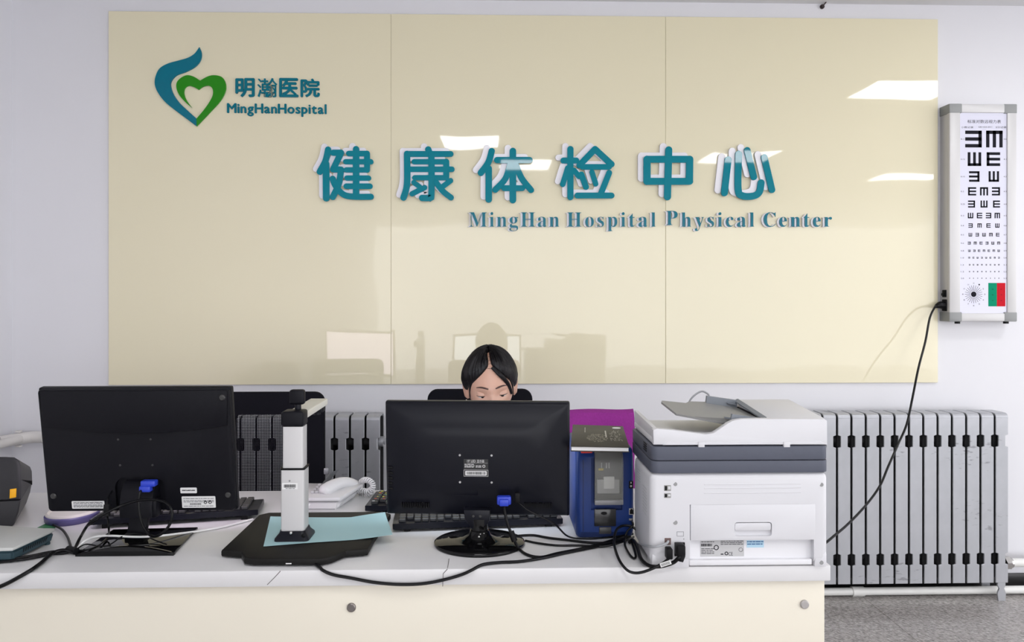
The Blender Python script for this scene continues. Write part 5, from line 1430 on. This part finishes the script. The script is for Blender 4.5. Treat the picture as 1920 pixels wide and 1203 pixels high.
# ------------------------------------------------------------------ cables on the desk
def cord(name, label, pts, r=.003, m=None, cat='cable', extra=None):
    b = BM(); tube(b, pts, r, 8)
    o = tag(obj(name, b, m or CORD), label, cat)
    origin(o, pts[0]); return o
h = lambda px, py, dz=.004: on(px, py, DZ + dz)
def plug_box(parent, name, c, s, m, rot=None, r=.002):
    b = BM(); rbox(b, c, s, r, 2, rot); return obj(name, b, m, parent, world=True)
# video cable of the left monitor: blue plug, loop in front of the hinge
pl = at(280, 905, 1.752)
o = cord('video_cable', 'black video cable with a blue plug looping in front of the left monitor', [pl + V((-.012, .0, -.012)), at(262, 925, 1.735), at(261, 955, 1.728), at(268, 985, 1.72), at(283, 1004, 1.71), at(300, 1002, 1.69), at(317, 985, 1.69), at(323, 962, 1.69), at(315, 945, 1.70), at(295, 937, 1.71), at(265, 937, 1.715), at(235, 945, 1.715), at(205, 958, 1.70), at(170, 978, 1.69), h(150, 1008, .02), h(140, 1028, .008)], .0032)
b = BM(); rbox(b, pl, (.034, .020, .014), .003); rbox(b, pl + V((-.006, -.004, -.012)), (.026, .018, .014), .003); obj('blue_plug', b, BLUEPLUG, o, world=True)
o = cord('power_cable', 'black cable with a dark ferrite block hanging left of the left monitor hinge', [at(210, 920, 1.775), at(203, 934, 1.745), at(201, 950, 1.73), at(201, 965, 1.725), at(204, 990, 1.71), h(202, 1006, .012), h(185, 1022, .011), h(165, 1030, .012), h(142, 1032, .006)], .0022)
b = BM(); tube(b, [at(201, 945, 1.727), at(200, 967, 1.722)], [.0075, .0075], 12, smooth=False); obj('ferrite_block', b, RUB, o, world=True)
cord('power_cable', 'black cable dropping from the keyboard edge to the bundle by the modem', [at(197, 962, 1.74), at(180, 975, 1.73), at(160, 990, 1.70), h(149, 1012, .01), h(142, 1028, .005), h(137, 1036, .004)], .0025)
cord('thin_cable', 'thin black cable lying across the flat foot of the left monitor', [h(141, 1031, .008), h(160, 1020, .014), h(185, 1023, .012), h(205, 1021, .010), h(232, 1004, .02), h(262, 1000, .02), h(290, 1012, .012), h(312, 1020, .009)], .0016)
cord('white_cable', 'white cable running in front of the left monitor towards the scanner', [h(143, 1032, .006), h(150, 1022, .012), h(163, 1011, .02), h(184, 1005, .02), h(210, 1004, .02), h(250, 1006, .018), h(290, 1005, .016), h(335, 1000, .010), h(380, 994, .004), h(420, 987, .003), h(455, 978, .003), h(474, 973, .003)], .0026, mat('white_cord', (.80, .80, .80), .4))
cord('white_cable', 'white phone line leaving the front of the telephone', [at(581, 945, 1.99), at(575, 952, 1.98), h(566, 962, .018), h(556, 968, .017)], .0022, MATS['white_cord'])
# bundle beside the modem
cord('thick_cable', 'thick black cable running off the left front edge of the desk', [h(138, 1034, .007), h(118, 1031, .010), h(98, 1037, .008), h(78, 1054, .005), h(60, 1067, .005)] + [V((at(38, 1080, 1.572).x, 1.570, at(38, 1080, 1.572).z)), at(12, 1094, 1.568), at(-12, 1104, 1.566)], .0042)
cord('thin_cable', 'black cable from the modem back to the bundle under the left monitor', [h(100, 984, .006), h(116, 992, .010), h(126, 1005, .008), h(131, 1018, .007), h(134, 1030, .006)], .0028)
for k, (dz, lab) in enumerate(((.004, 'upper grey black cable lying along the front of the modem'), (.004, 'lower grey black cable lying along the front of the modem'))):
    cord('modem_cable', lab, [h(136, 1031 + 2 * k, .006), h(118, 1033 + 4 * k, dz), h(95, 1034 + 5 * k, dz), h(60, 1041 + 5 * k, dz), h(30, 1046 + 4 * k, dz + .001), h(0, 1049 + 4 * k, dz), h(-25, 1050 + 4 * k, dz)], .0028)
b = BM(); tube(b, [h(128, 1029, .008), h(143, 1033, .008)], [.008, .008], 10, smooth=False); o = tag(obj('cable_tie', b, RUB), 'black tie bunching the cables between modem and left monitor', 'cable tie'); origin(o, h(135, 1031, .008))
# middle monitor
pl = at(945, 937, 1.705)
o = cord('video_cable', 'black video cable with a blue plug falling from the middle monitor', [pl + V((0, -.008, -.012)), at(947, 962, 1.69), at(953, 985, 1.685), at(961, 1005, 1.68), h(973, 1028, .006), h(990, 1040, .004), h(1015, 1044, .0035), h(1045, 1037, .0035), h(1090, 1028, .006), h(1130, 1018, .007), h(1168, 1006, .007), h(1186, 1000, .008)], .0034)
b = BM(); rbox(b, pl, (.033, .018, .020), .004, 2); rbox(b, pl + V((0, -.007, -.003)), (.022, .016, .016), .003); obj('blue_plug', b, BLUEPLUG, o, world=True)
b = BM(); tube(b, [at(958, 996, 1.683), at(965, 1014, 1.679)], [.007, .007], 12, smooth=False); obj('ferrite_block', b, RUB, o, world=True)
pl = at(970, 932, 1.708)
o = cord('power_cable', 'thin black power cable running from the middle monitor to the card printer', [pl + V((0, -.004, -.010)), at(976, 945, 1.70), at(990, 956, 1.70), at(1010, 966, 1.70), at(1040, 982, 1.71), h(1065, 1005, .016), h(1100, 1010, .012), h(1140, 1007, .012), h(1176, 1003, .008)], .0022)
plug_box(o, 'plug', pl, (.012, .014, .022), RUB)
cord('power_cable', 'black cable on the worktop between the round foot and the card printer, upper one', [h(972, 1004, .003), h(1000, 1003, .003), h(1030, 1008, .003), h(1065, 1012, .003), h(1110, 1017, .004), h(1150, 1016, .004), h(1180, 1008, .004)], .003)
cord('power_cable', 'black cable on the worktop between the round foot and the card printer, lower one', [h(985, 1013, .003), h(1010, 1018, .003), h(1045, 1022, .003), h(1085, 1022, .003), h(1130, 1024, .004), h(1165, 1016, .010), h(1188, 1006, .005)], .0026)
# long cable drooping over the front edge
fy = lambda px, py: at(px, py, 1.571)
cord('scanner_cable', 'long black cable drooping over the front edge of the desk from the scanner', [h(590, 1056, .006), h(600, 1063.5, .004), fy(606, 1069), fy(625, 1077), fy(660, 1083.5), fy(700, 1091), fy(745, 1095), fy(790, 1094), fy(830, 1087), fy(865, 1077), fy(885, 1068), h(905, 1058, .004), h(935, 1054, .004), h(975, 1052, .004), h(1020, 1045, .004), h(1060, 1036, .004), h(1110, 1026, .004), h(1150, 1017, .005), h(1182, 1006, .006)], .0034)
# loops beside the white printer
yp = MY - .012
pl = at(1254, 1036, MY - .010)
o = cord('usb_cable', 'black cable looping from the white printer down over the desk edge', [at(1256, 1043, yp), at(1250, 1050, yp - .004), at(1238, 1058, yp - .006), at(1222, 1066, yp - .006), at(1205, 1072, yp - .004), at(1190, 1073.5, yp - .002), at(1177, 1069, yp), at(1165, 1056, yp + .01), h(1157, 1040, .02), at(1152, 1022, 1.64), at(1152, 1006, 1.69), at(1156, 993, 1.72), at(1165, 986, 1.733), at(1178, 985, 1.735), at(1190, 990, 1.73), at(1197, 998, 1.72), at(1201, 1014, 1.70)], .0030)
plug_box(o, 'plug', pl, (.013, .020, .022), RUB)
pl = at(1275, 1030, MY - .014)
o = cord('power_cable', 'thick black power cord with moulded plug at the back of the white printer', [pl + V((.003, -.006, -.012)), at(1273, 1045, yp - .012), at(1264, 1053, yp - .006), at(1250, 1058.5, yp + .004 - .008), at(1235, 1061.5, yp), at(1220, 1061, yp + .004), at(1209, 1055, yp + .02), h(1201, 1045, .012), h(1196, 1030, .014), h(1191, 1017, .014), h(1186, 1012, .010), h(1180, 1016, .008)], .0042)
b = BM(); rbox(b, pl, (.019, .026, .026), .005, 3); tube(b, [pl + V((.002, -.006, -.010)), pl + V((-.001, -.010, -.022))], [.008, .005], 10, smooth=False); obj('moulded_plug', b, RUB, o, world=True)
b = BM(); a_, e_ = at(1238, 1059.5, yp - .014), at(1258, 1053, yp - .016); d_ = (e_ - a_).normalized(); s_ = V((-d_.z, 0, d_.x)) * .0045
slab(b, [a_ - s_, e_ - s_, e_ + s_, a_ + s_], (0, -.0005, 0)); tg_ = obj('cord_tag', b, LABELW, o, world=True)
b = BM()
for k in range(9): q = a_.lerp(e_, .1 + k * .09); slab(b, [q - s_ * .6, q - s_ * .6 + d_ * .0009, q + s_ * .6 + d_ * .0009, q + s_ * .6], (0, -.0009, 0))
obj('tag_print', b, INK, tg_, world=True)
cord('phone_line', 'grey telephone line plugged into the back of the white printer', [at(1253, 1014, MY - .004), at(1250, 1018, MY - .010), at(1240, 1022, MY - .012), at(1226, 1025, MY - .010), at(1212, 1023, MY + .02), at(1202, 1020, 1.66), h(1194, 1018, .008), h(1186, 1012, .006)], .0026, MATS['grey_cord'])
cord('loop_cable', 'small black cable loop hanging in front of the blue card printer', [at(1186, 978, 1.745), at(1186, 985, 1.73), at(1176, 996, 1.728), at(1172, 1008, 1.72), h(1172, 1022, .010), h(1180, 1038, .006), h(1188, 1046, .004), h(1192, 1042, .004), h(1188, 1026, .006), h(1184, 1014, .008)], .0026)
